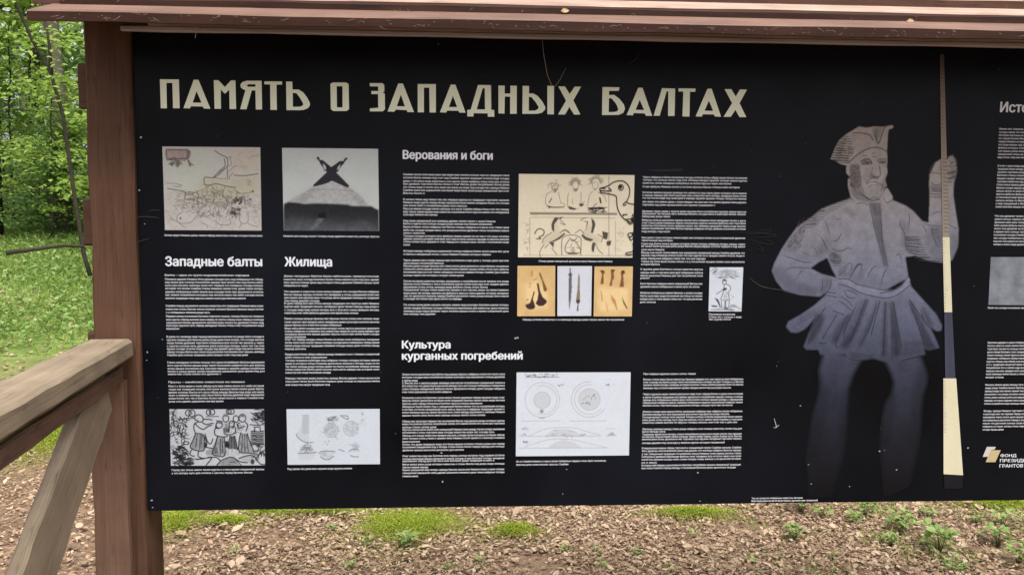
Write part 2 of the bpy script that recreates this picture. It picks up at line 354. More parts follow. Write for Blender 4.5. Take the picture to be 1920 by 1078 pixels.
class RPic(VPic):
    """same drawing commands, inked into a grid of dots that spans the first (paper) quad"""
    def __init__(s, x0, y0, k, res=1.45):
        super().__init__(x0, y0, k); s.img = None; s.res = res; s.cov = None
    def px(s, q): return [(s.o[0]+float(a)/s.o[2], s.o[1]+float(b)/s.o[2]) for a, b in (t.split(',') for t in q.split())]
    def P(s, q): return s.uv(s.px(q))
    def uv(s, pts):
        p = np.column_stack([np.array(pts), np.ones(len(pts))])@s.H.T; return p[:, :2]/p[:, 2:]
    def setup(s, quad, base=None):
        s.quad = quad; w_ = max(abs(quad[1][0]-quad[0][0]), abs(quad[2][0]-quad[3][0])); h_ = max(abs(quad[3][1]-quad[0][1]), abs(quad[2][1]-quad[1][1]))
        s.W, s.h = int(w_*s.res)+1, int(h_*s.res)+1
        dst = [(0, 0), (s.W-1, 0), (s.W-1, s.h-1), (0, s.h-1)]; A = []; b = []
        for (x, y), (u, v) in zip(quad, dst): A += [[x, y, 1, 0, 0, 0, -u*x, -u*y], [0, 0, 0, x, y, 1, -v*x, -v*y]]; b += [u, v]
        s.H = np.append(np.linalg.solve(np.array(A), np.array(b)), 1).reshape(3, 3)
        s.img = np.zeros((s.h, s.W, 3)); s.img[:] = base if base is not None else 0; s.cov = np.zeros((s.h, s.W))
    def box(s, p, m):
        x0, y0 = np.floor(p.min(0)-m).astype(int); x1, y1 = np.ceil(p.max(0)+m).astype(int)+1
        return max(x0, 0), max(y0, 0), min(x1, s.W), min(y1, s.h)
    def mask(s, p, soft):
        x0, y0, x1, y1 = b = s.box(p, soft*3+2)
        if x1 <= x0 or y1 <= y0: return b, None
        acc = np.zeros((y1-y0, x1-x0))
        for oy in (-.25, .25):
            Y = np.arange(y0, y1)[:, None]+oy; X = np.arange(x0, x1)[None]; ins = np.zeros(acc.shape, bool)
            for (ax, ay), (bx, by) in zip(p, np.roll(p, -1, 0)):
                if ay == by: continue
                ins ^= ((ay > Y) != (by > Y)) & (X < (bx-ax)*(Y-ay)/(by-ay)+ax)
            acc += ins*.5
        return b, blur(acc, max(soft, .55))
    def put(s, b, m_, c, al=1.0):
        x0, y0, x1, y1 = b; m_ = (m_*al)[..., None]
        col_ = c(x0, y0, x1, y1) if callable(c) else c[0]
        if not callable(c) and c[1]: col_ = c[0]*np.clip(1+c[1]*1.1*vnoise(y1-y0, x1-x0, 60/c[2]*3)[..., None], .1, 1.6)
        s.img[y0:y1, x0:x1] = s.img[y0:y1, x0:x1]*(1-m_)+col_*m_; s.cov[y0:y1, x0:x1] = np.maximum(s.cov[y0:y1, x0:x1], m_[..., 0])
    def fill(s, q_, c, soft=.55, al=1.0):
        for q in q_.split(';'):
            if s.img is None: s.setup(s.px(q)); s.put((0, 0, s.W, s.h), np.ones((s.h, s.W)), c); continue
            b, m_ = s.mask(s.P(q), soft)
            if m_ is not None: s.put(b, m_, c, al)
    def shade(s, q_, f, soft=3.0):
        for q in q_.split(';'):
            b, m_ = s.mask(s.P(q), soft)
            if m_ is not None: x0, y0, x1, y1 = b; s.img[y0:y1, x0:x1] *= (1-(1-f)*m_)[..., None]
    def hatch(s, q_, period, f=.35, ang=0., soft=1.5):
        """engraver's lines: period in photo pixels"""
        for q in q_.split(';'):
            b, m_ = s.mask(s.P(q), soft)
            if m_ is None: continue
            x0, y0, x1, y1 = b; Y = np.arange(y0, y1)[:, None]/s.res; X = np.arange(x0, x1)[None]/s.res
            ph = (Y*math.cos(ang)-X*math.sin(ang))/period+.25*vnoise(y1-y0, x1-x0, 14); ln_ = np.clip(1.5*np.cos(ph*2*np.pi)-.2, 0, 1)
            s.img[y0:y1, x0:x1] *= (1-(1-f)*m_*ln_)[..., None]
    def line(s, pts, wd, c, smooth=True, taper=False):
        pts = [Vector(p) for p in pts]; hw = wd*757*s.res/2
        if smooth and len(pts) > 2:
            q = []
            for i in range(len(pts)-1):
                p0, p1, p2, p3 = pts[max(i-1, 0)], pts[i], pts[i+1], pts[min(i+2, len(pts)-1)]
                for t in (0, .34, .67): q.append(.5*((2*p1)+(p2-p0)*t+(2*p0-5*p1+4*p2-p3)*t*t+(3*p1-p0-3*p2+p3)*t**3))
            q.append(pts[-1]); pts = q
        p = np.array([tuple(v) for v in pts]); b = x0, y0, x1, y1 = s.box(p, hw+2)
        if x1 <= x0 or y1 <= y0: return
        acc = np.zeros((y1-y0, x1-x0)); n = len(p)
        for i in range(n-1):
            h_ = hw*(1 if not taper else .35+.65*math.sin(math.pi*(i+.5)/(n-1)))
            sx0, sy0, sx1, sy1 = s.box(p[i:i+2], h_+1.5)
            if sx1 <= sx0 or sy1 <= sy0: continue
            Y = np.arange(sy0, sy1)[:, None]-p[i][1]; X = np.arange(sx0, sx1)[None]-p[i][0]; d = p[i+1]-p[i]; L2 = d@d+1e-9
            t = np.clip((X*d[0]+Y*d[1])/L2, 0, 1); ds = np.hypot(X-t*d[0], Y-t*d[1])
            c_ = np.clip(h_-ds+.5, 0, 1)*min(1, .35+h_); v = acc[sy0-y0:sy1-y0, sx0-x0:sx1-x0]; np.maximum(v, c_, out=v)
        s.put(b, acc, c)
    def build(s, name, label=None, grain=.05, drop=False):
        s.img *= (1+grain*rng.normal(0, 1, (s.h, s.W))*.6+grain*vnoise(s.h, s.W, 5))[..., None]
        s.img = np.stack([blur(s.img[..., k], .5) for k in range(3)], -1)
        Hi = np.linalg.inv(s.H); gy_, gx_ = np.mgrid[0:s.h, 0:s.W]; q = np.stack([gx_, gy_, np.ones_like(gx_)], -1)@Hi.T; PX, PY = q[..., 0]/q[..., 2], q[..., 1]/q[..., 2]
        d = np.array(CF)+np.array(CR)*((PX-960)/FPX)[..., None]-np.array(CU)*((PY-539)/FPX)[..., None]
        p = np.array(CAM)+d*((-CAM.y)/d[..., 1])[..., None]; p[..., 1] = s.y
        ix = np.arange(s.h*s.W).reshape(s.h, s.W); f = np.stack([ix[1:, :-1], ix[1:, 1:], ix[:-1, 1:], ix[:-1, :-1]], -1).reshape(-1, 4)
        if drop:
            c = np.maximum.reduce([s.cov[1:, :-1], s.cov[1:, 1:], s.cov[:-1, 1:], s.cov[:-1, :-1]]).reshape(-1); f = f[c > .03]
        used = np.unique(f); rm = np.full(s.h*s.W, -1); rm[used] = np.arange(len(used)); f = rm[f]
        v = p.reshape(-1, 3)[used]; co = np.concatenate([np.clip(s.img.reshape(-1, 3)[used], .0008, .9), np.ones((len(used), 1))], 1)
        me = bpy.data.meshes.new(name); me.vertices.add(len(v)); me.vertices.foreach_set('co', v.astype(np.float32).reshape(-1))
        me.loops.add(f.size); me.loops.foreach_set('vertex_index', f.astype(np.int32).reshape(-1))
        me.polygons.add(len(f)); me.polygons.foreach_set('loop_start', np.arange(0, f.size, 4, dtype=np.int32)); me.polygons.foreach_set('loop_total', np.full(len(f), 4, dtype=np.int32))
        me.update(calc_edges=True); me.materials.append(PRINT.m)
        at_ = me.attributes.new('print', 'FLOAT_COLOR', 'POINT'); at_.data.foreach_set('color', co.astype(np.float32).reshape(-1))
        o = link(name, me, panel)
        if label: o['label'] = label
        return o

# --- title, traced letter by letter from the board
title = None
def letters(x0, y0, k, items):
    global title
    for it in items:
        if it == ' ': title.build('title_word'); title = Art(); continue
        if title is None: title = Art()
        lp = [[B(x0+float(a)/k, y0+float(b)/k) for a, b in (q.split(',') for q in part.split())] for part in it.split('|')]
        title.poly(lp[0], CREAM, lp[1:])
        title.y += 3e-6
letters(290, 130, 9.6, [
    '95,185 437,188 452,705 333,705 320,250 213,250 222,708 112,706',
    '705,195 790,195 1005,715 890,712 865,675 655,670 635,708 520,705|755,400 685,605 845,605',
    '1065,203 1150,203 1265,325 1375,205 1455,207 1467,720 1350,720 1345,375 1265,445 1190,370 1195,717 1080,715',
    '1925,212 1660,212 1580,235 1545,280 1550,330 1590,365 1635,380 1540,722 1655,725 1750,385 1815,385 1822,728 1935,728|1815,275 1690,275 1655,295 1690,320 1815,320'])
letters(480, 130, 9.6, [
    '152,222 470,225 470,282 370,280 377,735 262,735 255,278 152,275',
    '543,225 655,228 658,370 770,370 850,420 920,510 970,610 970,660 935,705 860,735 800,740 550,740|662,430 730,435 800,530 850,620 850,650 800,678 665,680',
    ' ', '1340,270 1380,243 1620,243 1668,270 1675,725 1630,755 1390,755 1348,720|1452,310 1458,690 1558,690 1558,310'])
letters(680, 130, 9.143, [
    ' ', '120,243 335,243 370,270 373,385 345,402 380,425 383,690 345,725 125,725 125,675 268,665 265,430 150,428 150,378 268,378 265,298 125,297',
    '610,250 690,250 880,738 768,738 755,705 570,695 540,732 428,728|655,440 585,638 725,640',
    '943,258 1255,260 1255,745 1148,745 1142,320 1050,320 1050,742 945,742',
    '1510,268 1590,268 1765,748 1660,748 1640,715 1450,712 1430,745 1325,742|1547,460 1478,652 1620,652'])
letters(870, 130, 8.0, [
    '210,240 405,242 408,612 452,615 455,715 358,715 355,665 145,662 140,712 50,710 50,612 100,610|280,290 190,605 315,607 312,290',
    '517,248 610,250 610,368 695,368 695,250 792,252 790,670 692,672 692,415 612,412 607,668 517,665',
    '880,253 975,255 975,368 1030,365 1100,400 1170,480 1220,570 1215,610 1170,655 1100,672 875,672|972,418 1010,420 1070,490 1120,570 1110,600 1070,622 972,625',
    '1250,252 1350,255 1347,680 1250,678',
    '1415,262 1515,262 1585,375 1660,265 1755,265 1640,470 1745,682 1650,682 1580,568 1515,682 1410,682 1530,475'])
letters(1110, 130, 6.4, [
    ' ', '125,217 330,220 320,262 205,262 203,312 265,310 330,360 385,430 395,480 375,525 320,550 120,552|203,350 235,352 290,420 315,480 305,505 270,515 200,518',
    '555,225 605,225 722,562 645,560 632,532 500,528 490,555 415,552|572,370 522,490 625,492',
    '840,230 997,235 990,563 912,563 915,270 895,268 812,560 738,560',
    '1037,232 1242,235 1237,275 1175,272 1168,570 1085,568 1095,270 1037,270',
    '1385,237 1435,237 1548,572 1475,570 1462,545 1330,542 1318,570 1243,568|1402,380 1350,500 1452,502',
    '1590,242 1670,242 1725,330 1775,245 1858,248 1770,410 1850,577 1770,577 1720,490 1665,573 1578,573 1680,410'])
title.build('title_word')

# --- headings and body text
GLYPH = {}
def text_geo(body, size, bold):
    cu = bpy.data.curves.new('t', 'FONT'); cu.body = body; cu.size = size; cu.resolution_u = 2
    cu.fill_mode = 'NONE'
    o = bpy.data.objects.new('t', cu); me = bpy.data.meshes.new_from_object(o)
    v = np.empty(len(me.vertices)*3, dtype=np.float32); me.vertices.foreach_get('co', v); v = v.reshape(-1, 3)
    ed = np.empty(len(me.edges)*2, dtype=np.int32); me.edges.foreach_get('vertices', ed); par = list(range(len(v)))
    def root(i):
        while par[i] != i: par[i] = par[par[i]]; i = par[i]
        return i
    for a, b in ed.reshape(-1, 2): par[root(int(a))] = root(int(b))
    comp = {}
    for i in range(len(v)): comp.setdefault(root(i), []).append(i)     # outlines, in drawing order
    loops = sorted((l for l in comp.values() if len(l) > 2), key=lambda l: v[l, 0].min()); groups = []
    for l in loops:                            # outlines that overlap in x belong to one glyph
        if groups and v[l, 0].min() < groups[-1][1]-1e-6: groups[-1][0].append(l); groups[-1][1] = max(groups[-1][1], v[l, 0].max())
        else: groups.append([[l], v[l, 0].max()])
    V2 = []; f = []
    for ls, _ in groups:
        k = tuple(np.round(np.concatenate([v[l, :2]/size for l in ls])-[v[ls[0], 0].min()/size, 0], 3).reshape(-1).tolist())
        if k not in GLYPH:
            pts = []; es = []; seg = []
            for l in ls:
                q = v[l, :2].astype(np.float64)/size; b0 = len(pts); pts += [Vector(p) for p in q]; n_ = len(q)
                es += [(b0+i, b0+(i+1) % n_) for i in range(n_)]; seg.append(np.concatenate([q, np.roll(q, -1, 0)], 1))
            ov, _e, of, *_r = geometry.delaunay_2d_cdt(pts, es, [], 0, 1e-6); sg = np.concatenate(seg); keep = []
            for t in of:
                c = sum((ov[i] for i in t), Vector((0, 0)))/3; up = (sg[:, 1] <= c.y) & (sg[:, 3] > c.y); dn = (sg[:, 1] > c.y) & (sg[:, 3] <= c.y)
                xi = sg[:, 0]+(c.y-sg[:, 1])/np.where(sg[:, 3] == sg[:, 1], 1, sg[:, 3]-sg[:, 1])*(sg[:, 2]-sg[:, 0])
                if int((up & (xi > c.x)).sum())-int((dn & (xi > c.x)).sum()) != 0: keep.append(tuple(t))
            x0_ = v[ls[0], 0].min()/size
            GLYPH[k] = ([(p.x-x0_, p.y) for p in ov], keep)
        gv, gf = GLYPH[k]; b0 = len(V2); x0_ = v[ls[0], 0].min()
        V2 += [(x0_+p[0]*size, p[1]*size, 0) for p in gv]; f += [tuple(b0+i for i in t) for t in gf]
    v = np.array(V2) if V2 else np.zeros((0, 3))
    bpy.data.objects.remove(o); bpy.data.curves.remove(cu); bpy.data.meshes.remove(me)
    return v, f
class Txt:
    def __init__(s): s.v = []; s.f = []; s.y = YF-4e-5
    def add(s, body, x, z, size, bold=0., width=None, maxw=None):
        v, f = text_geo(body, size, bold)
        if len(v) == 0: return 0
        x0, x1 = v[:, 0].min(), v[:, 0].max(); k = 1.0
        if width: k = width/max(x1-x0, 1e-6)
        k = (width-bold)/max(x1-x0, 1e-6) if width else 1.0
        for j, (dx, dz) in enumerate(((0, 0), (bold, 0), (bold*.5, bold*.3), (bold*.5, -bold*.3))):
            b = len(s.v)
            s.v += [(float(x+dx+(p[0]-x0)*k), s.y-j*3e-6, float(z+p[1]+dz)) for p in v]; s.f += [tuple(b+i for i in q) for q in f]
        return (x1-x0)*k
    def build(s, name, m=None, label=None):
        me = bpy.data.meshes.new(name); me.from_pydata(s.v, [], s.f); me.update(); me.materials.append(m or WHITE)
        o = link(name, me, panel)
        if label: o['label'] = label
        return o
def heading(lines):
    t = Txt()
    for body, px0, px1, top, base in lines:
        x, z = B(px0, base); xe, _ = B(px1, base); zt = B(px0, top)[1]
        t.add(body, x, z, (zt-z)/.727, .0021, xe-x)
    t.build('heading')
heading([('Западные балты', 310, 492, 481, 498.5)])
heading([('Жилища', 533.5, 623, 482, 499)])
heading([('Верования и боги', 755, 924, 282, 298)])
heading([('Культура', 753.5, 845, 638.5, 652.8), ('курганных погребений', 753.5, 980, 659.5, 674)])
heading([('История', 1874.5, 1968, 191.5, 210.5)])
WORDS = '''балты племена пруссы земли западные древние культура курган погребения боги верования жилища поселения янтарь море
побережье время века эпоха бронзы железа люди дома стены крыша очаг дерево камни глина сосуды обряд предки огонь вода небо гром солнце
жрецы священный роща лес поля реки мир история язык традиции известны найдены археологи раскопки остатки насыпь кольцо могила урна пепел
оружие мечи топоры копья украшения фибулы торговля путь соседи союз народы Самбия Вислы Немана Балтики первые затем около более которых
также были имели через между после перед под над при для это как что или его они все так по из на в и с к о у'''.split()
def words(width_chars):
    s = ''
    while len(s) < width_chars-3: s += (' ' if s else '')+random.choice(WORDS)
    return s
SZ = .0064; BODY = ink(196, 198, 204)
def block(px0, px1, rows, first=None, conv=None, name='text_block'):
    """rows: (y in the photo at the block's left edge, fraction of the full width)"""
    t = Txt(); ym = sum(r[0] for r in rows)/len(rows)
    xa = B(px0, ym)[0]; xb = B(px1, ym)[0]; wf = xb-xa; ncf = wf/(SZ*.545)
    for i, (y, fr) in enumerate(rows):
        z = B(px0, y)[1]-.0023
        body = (first if (i == 0 and first) else words(max(2, int(ncf*fr))))
        if not (i == 0 and first) and (i == 0 or rows[i-1][1] < .96): body = body[0].upper()+body[1:]
        t.add(body, xa, z, SZ, .00026, wf*fr)
    return t.build(name, BODY)
def rows(y0, k, s): return [(y0+float(q.split(':')[0])/k, float(q.split(':')[1]) if ':' in q else 1.0) for q in s.split()]
block(312, 494.5, rows(440, 2.246, '170:.86 187 200 213 226 240 253 267:.82 299 313 327:.45 343 357 370 382 395:.13 429 442 455 468 480 493 506:.83 537 550 563 575 586:.55'), 'Балты – одна из групп индоевропейских народов')
block(316.5, 495, rows(440, 2.246, '620:.8 637 650 663 675 688 701:.57'), 'Прусы – наиболее известное из племен')
block(534, 711, rows(440, 2.246, '174 188 201 214:.25 239 252 265 278:.37 289 302 316 329:.78 353 367 380:.6 394 406 418 430:.22 441 454 467 480:.22 503 516:.44 529 542 555 567 580:.48 604 617 631:.47'), 'Дома западных балтов были небольшие, прямоугольные')
block(756.5, 954, rows(260, 2.994, '201 219 238 254 272 289 306:.2 341 358 375:.6 393 410 426:.32 461:.87 477:.84 495 513 529:.2 546 562 578 595:.06 630 648:.83 682 698:.38 714 731 748 766:.57 799 815 832:.8 848 866 882 898:.55 932 950 967 983:.3'))
block(754.5, 946, rows(600, 3.369, '342 360 380:.15 397 415 434 453:.48 490 508 527:.78 546 564 582 601:.81 638 655 675:.33 691 709:.9 728 746 766:.17 784 801 820:.6 857 875 889:.9 910 928:.25 945 964 984:.15'))
block(1203.5, 1398, rows(300, 1.74, '56 65 75:.85 87:.93 106 115 124 136 146:.7 167 175 184:.27 196 205 214 223 233:.27 253 262:.3 273 281 292:.22 302 311 321:.62 331 340:.18'))
block(1200.5, 1317, rows(300, 1.74, '356 367 377 385:.14 403 413:.95 433 443 453 463:.25'))
block(1204.5, 1391, rows(300, 1.74, '697:.52 715 724 733 743:.88 763 773 782 791 800:.9 820 829:.87 838 847 856:.95 877 885:.23 894 902 910 922:.83 939 948 958 967 976 986:.15 995 1004:.95'))
block(1872, 2068, [(242+5.9*i, 1 if i not in (1, 9) else .6) for i in range(10)])
block(1868.5, 2064, [(311+5.9*i, 1 if i not in (5, 13) else .7) for i in range(14)])
block(1863.5, 2060, [(405+5.9*i, 1 if i not in (1, 9) else .4) for i in range(10)])
block(1850, 2046, [(642+5.9*i, 1 if i != 11 else .17) for i in range(12)])
block(1846, 2042, [(721+5.9*i, 1 if i != 6 else .4) for i in range(7)])
block(1843, 2039, [(770+5.8*i, 1 if i != 6 else .2) for i in range(7)])
for a, b, y, n in ((308, 492, [441], [1]), (531.5, 711, [442.5], [1]), (322, 495.5, [880.5, 886.5], [1, .87]), (539, 660, [878.5], [1]), (1010, 1148, [489.5], [1]), (980, 1170, [599], [1]),
                   (968, 1136, [864.5, 870.5], [1, .58]), (1329, 1390, [589, 594, 598.5], [.8, 1, .67]), (1409, 1533, [933.5, 938.5], [.77, 1]), (1852, 2010, [577], [1])):
    block(a, b, list(zip(y, n)), name='caption')

# --- old map
a = RPic(300, 270, 6.34)
a.fill('28,32 1193,42 1208,1030 60,1024', pc(164, 162, 159, .07, 6))
a.fill('60,60 520,62 640,80 760,170 765,260 620,400 520,405 520,500 400,555 300,560 80,470', pc(163, 166, 160, .05, 8), 6)
a.fill('520,405 830,415 1160,360 1170,590 1000,640 560,700 300,640 310,600 420,570', pc(158, 156, 140, .1, 12), 8)
a.fill('850,60 1170,60 1170,330 870,330 850,240', pc(166, 160, 150, .05, 9), 6)
a.fill('65,60 330,62 368,90 362,140 340,190 210,190 80,200 65,130', pc(104, 92, 92, .25, 30), 1)
a.fill('85,80 315,80 312,165 85,168', pc(140, 128, 126, .2, 30))
dk, md = ic(48, 46, 44), ic(98, 92, 84)
a.scrib(85, 190, 360, 260, 26, 60, dk, 1.3); a.fill('185,195 240,195 230,270 200,280', md); a.fill('325,195 350,190 375,265 350,270', md)
a.ink('650,80 700,115 790,160;790,160 805,190 805,260 780,290 720,330 690,370 630,405 530,400 530,490;765,180 775,260 740,295 690,340 640,395;800,290 805,400;880,370 960,380 1040,375 1165,355;540,490 600,490 660,475 720,485 780,500 850,515 900,515;90,530 150,540 230,555 290,570 310,600 370,600 410,580 340,575 300,580;300,600 295,640 310,665 360,655 420,660', dk, 1.4)
a.ink('800,170 845,150 835,190 850,240 800,275;790,280 730,345 660,405 830,415;820,330 850,300 880,270 920,260;870,340 830,390 830,410;560,520 540,490;420,570 500,550 550,525 590,495;75,465 150,470 200,475 260,495 220,510 150,500;620,500 640,540 700,560 760,545 775,510;510,560 505,600 540,650 600,670;290,680 285,750 300,770;270,810 220,840 200,880 215,930 280,945 360,935 410,890 440,850 540,865 560,870;130,880 150,900 200,920 250,960 300,995;490,930 520,950 560,965 570,1000;640,905 690,945 720,960 740,990 730,960 800,965 840,940 830,890;945,840 945,890 970,945 1040,935 1050,870 1045,800;1050,945 1100,970 1170,985;970,950 940,1000;1040,430 1080,450 1040,480 1090,495', md, 1.1)
a.scrib(300, 560, 1050, 870, 260, 60, md, .8); a.scrib(250, 620, 1090, 880, 120, 42, ic(66, 62, 58), .75); a.scrib(330, 540, 1080, 720, 60, 80, md, .7, 0); a.ink('380,600 430,640 520,650 600,700 720,690 800,730;430,560 460,620 440,700 470,760;620,560 650,620 640,700 700,760 690,820;760,550 750,620 800,680 790,760;880,530 930,580 1000,590 1100,570;330,700 420,720 500,700 560,740', dk, .9); a.scrib(860, 640, 1000, 720, 40, 45, dk, 1.2); a.scrib(840, 770, 950, 840, 40, 50, dk, 1.2)
a.scrib(80, 560, 290, 740, 40, 90, md, .6, 0); a.scrib(1050, 600, 1180, 960, 30, 90, md, .6, 0); a.scrib(880, 90, 1160, 330, 20, 90, md, .5, 0); a.scrib(80, 780, 260, 1000, 20, 80, md, .5); a.scrib(560, 880, 900, 1010, 20, 90, md, .5)
for q in ((245, 885), (1105, 565), (1078, 660)): a.disc(*q, 10, 14, dk)
a.build('picture', 'old map of the coast in brown ink on beige paper')

# --- thatched roof photograph
a = RPic(520, 270, 6.34)
a.fill('57,48 1198,60 1212,1036 76,1030', pc(166, 172, 172, .06, 4))
a.fill('420,505 530,480 650,440 760,500 860,515 1000,630 1100,745 850,735 620,715 300,710 150,700 90,710 260,610 340,570', pc(150, 152, 154, .3, 40), 1.2); a.shade('90,710 260,610 420,520 480,530 330,700;860,520 1000,630 1100,745 980,730 900,640', .8, 6)
a.ink('400,545 640,540 900,560', ic(110, 110, 112), 1)
a.fill('75,715 130,690 250,700 320,712 450,705 640,710 840,720 880,735 1120,740 1160,765 1205,785 1210,1035 76,1029', pc(30, 32, 37, .35, 25), 1.6)
a.fill('76,900 200,900 420,930 640,950 860,960 1040,930 1208,980 1210,1080 76,1080', pc(74, 78, 85, .4, 30), 14)
a.fill('480,890 560,880 430,1030 390,1030', ic(92, 97, 102), 2.5); a.fill('485,820 575,820 575,885 490,880', ic(14, 15, 18), 1.5); a.fill('1020,900 1060,960 1130,1030 1105,1030 1040,970', ic(76, 80, 86), 3)
a.scrib(120, 800, 1150, 1000, 60, 120, ic(48, 50, 56), .7, 1.9)
a.fill('425,490 590,335 560,320 545,285 515,245 495,205 465,170 480,150 500,165 505,190 545,195 580,225 640,275 700,235 740,205 785,205 800,175 825,160 840,180 815,195 790,235 760,270 735,300 725,330 700,340 860,500 835,520 770,495 650,440 600,465 520,490 430,510', ic(38, 38, 44))
a.fill('540,230 575,265 580,315 555,290;755,240 720,275 710,315 735,290', ic(168, 173, 173))
a.build('picture', 'black and white photograph of a thatched roof with crossed gable boards')

# --- woodcut
a = RPic(310, 760, 8.985)
a.fill('70,60 1665,60 1682,1005 96,1012', pc(164, 169, 177, .08, 10))
dk, md = ic(28, 28, 32), ic(96, 98, 104)
a.fill('510,480 640,490 660,650 650,755 480,740 420,690;880,520 990,540 1000,840 880,845 790,810 830,680;1270,460 1380,470 1430,620 1500,800 1250,780 1240,620;870,1000 950,920 1080,870 1160,880 1200,920 1250,1000;680,760 800,720 790,840 690,830', ic(142, 146, 153))
a.fill('1090,510 1170,510 1220,740 1080,720;970,380 1080,370 1070,450 980,470;850,600 880,560 860,680 900,810 800,810', md)
a.ink('500,240 500,190 540,155 590,160 625,190 640,240 620,270 570,275 540,250 500,240;560,270 500,300 480,370 510,470;500,300 560,360 640,400 720,350 780,330;630,290 700,320 770,300 810,300;640,230 720,230 790,240;510,470 470,580 420,690 480,740 560,760 650,755 660,650 640,490 510,470;450,740 415,800 440,840 490,850;560,770 555,850 640,890 660,885;860,300 850,370 900,385;850,370 830,430 850,500 990,530 1050,510;880,520 830,680 790,810 880,845 1000,840 1000,600 990,540;1080,370 1070,450;1180,370 1180,450 1100,490 1000,480;1090,510 1070,700 1080,720;1170,510 1220,740;1250,290 1210,330 1250,380 1330,350;1350,280 1390,330 1360,430;1270,460 1240,620 1250,780 1400,795 1500,800 1430,620 1380,470;520,905 700,880 780,885 690,1000;720,870 860,870 930,930;870,1000 950,920 1080,870 1160,880 1250,940 1380,960;1240,890 1350,850 1480,845 1600,980 1680,990;520,905 650,895;670,480 720,620 770,640 800,560;660,520 700,640 700,700 820,720', dk, 2.17)
a.ink('540,490 510,700;590,490 580,740;620,500 610,640;930,560 930,820;960,560 970,800;1120,520 1110,720;1150,520 1180,730;1300,480 1290,780;1340,480 1340,780;1370,490 1400,780;320,215 500,210;690,185 900,182;395,175 395,212;455,180 455,212;1160,880 1280,1000;1090,950 1180,950;860,250 960,270', dk, 1.59)
for q in ((385, 125, 45, 48), (450, 130, 52, 58), (730, 115, 38, 45), (790, 110, 45, 45), (1070, 100, 42, 42), (1110, 100, 52, 45), (910, 320, 52, 60), (1020, 215, 50, 62), (1120, 310, 45, 50), (1190, 225, 45, 58), (1300, 210, 58, 66), (350, 630, 50, 25), (435, 970, 45, 20)): a.ring(*q, dk, 2.03)
a.fill('965,185 985,145 1040,138 1072,180 1020,190;1245,210 1260,150 1330,145 1365,190 1355,260 1340,190 1270,190;1150,180 1190,155 1235,175 1230,195;860,310 880,270 940,270 960,320 900,300', md)
a.fill('420,130 450,80 460,160;1070,70 1090,70 1080,130', md); a.disc(1470, 945, 35, 45, ic(58, 58, 64))
a.scrib(1425, 65, 1660, 270, 60, 110, dk, 1.74, .3); a.scrib(90, 75, 190, 640, 60, 90, dk, 1.45); a.scrib(235, 230, 360, 340, 22, 80, dk, 1.74); a.scrib(215, 400, 330, 580, 26, 90, dk, 1.59); a.scrib(105, 680, 330, 860, 55, 100, dk, 1.89, .6); a.scrib(105, 860, 390, 1000, 50, 110, dk, 2.03, .1); a.scrib(1500, 680, 1670, 880, 30, 110, dk, 1.59)
for y in range(430, 660, 32): a.ink(f'1445,{y+10} 1500,{y-6} 1560,{y+12} 1655,{y-4}', dk, 2.32)
a.ink('1430,320 1600,330 1660,300;1490,360 1600,360;1510,380 1500,440;1600,380 1600,440;1450,655 1665,655', dk, 2.03)
a.scrib(440, 490, 650, 740, 40, 90, md, .7, 1.5); a.scrib(830, 540, 1490, 800, 90, 90, md, .8, 1.5); a.scrib(880, 880, 1240, 1000, 40, 80, md, .7, .5); a.scrib(980, 290, 1360, 460, 50, 60, dk, .9)
a.hatch('510,480 640,490 660,650 650,755 480,740 420,690;880,520 990,540 1000,840 880,845 790,810 830,680;1270,460 1380,470 1430,620 1500,800 1250,780 1240,620', 2.6, .45, 1.5); a.hatch('870,1000 950,920 1080,870 1160,880 1250,1000;680,760 800,720 790,840 690,830;1240,890 1350,850 1480,845 1560,900 1400,960', 2.4, .4, .5); a.hatch('970,290 1080,290 1070,450 980,470;1090,510 1170,510 1220,740 1080,720', 2.2, .4, 1.4); a.fill('1480,560 1640,550 1650,580 1470,590;1460,500 1640,490 1650,515 1470,525;1470,625 1650,615 1655,645 1465,650', ic(60,62,68), 1.2); a.fill('1005,600 1070,590 1075,720 1010,700;660,600 700,640 690,720 655,700', ic(30,30,34), 1.0)
a.build('picture', 'black and white woodcut of a piper and a group of standing people')

# --- pottery
a = RPic(530, 760, 8.984)
a.fill('65,60 1635,55 1640,985 85,995', pc(177, 185, 195, .03, 5))
dk, md, lt = ic(92, 98, 106), ic(140, 147, 156), ic(168, 175, 184)
a.fill('340,150 440,150 445,610 350,600 260,540 230,480 300,400 335,250;300,720 340,660 490,650 510,720 570,790 540,860 460,910 370,920 280,880 255,800;610,800 680,760 880,770 860,850 780,905 700,900 640,860;705,185 930,185 880,250 810,272 740,245', lt)
a.disc(815, 415, 115, 120, lt); a.disc(1150, 385, 130, 130, lt); a.fill('1180,730 1280,740 1280,780 1120,775;1200,630 1285,630 1280,730 1200,720', lt)
a.ring(815, 415, 115, 120, md, 1.3); a.ring(1150, 385, 130, 130, md, .8); a.ring(815, 415, 75, 80, md, 1)
a.ink('230,480 260,540 340,600 440,622 520,615;260,800 400,800 570,785;610,800 680,765 880,770;640,860 700,902 780,905 860,850;945,735 1040,770;1120,770 1180,730 1280,745;1140,835 1200,860 1280,860;970,170 1090,175 1100,230 1000,190', dk, 1.5)
a.ink('470,150 560,170 570,300 640,430 600,560 520,615', lt, .7)
for y in range(160, 480, 36): a.ink(f'335,{y} 365,{y+16} 400,{y-6} 440,{y+12}', md, 1.6)
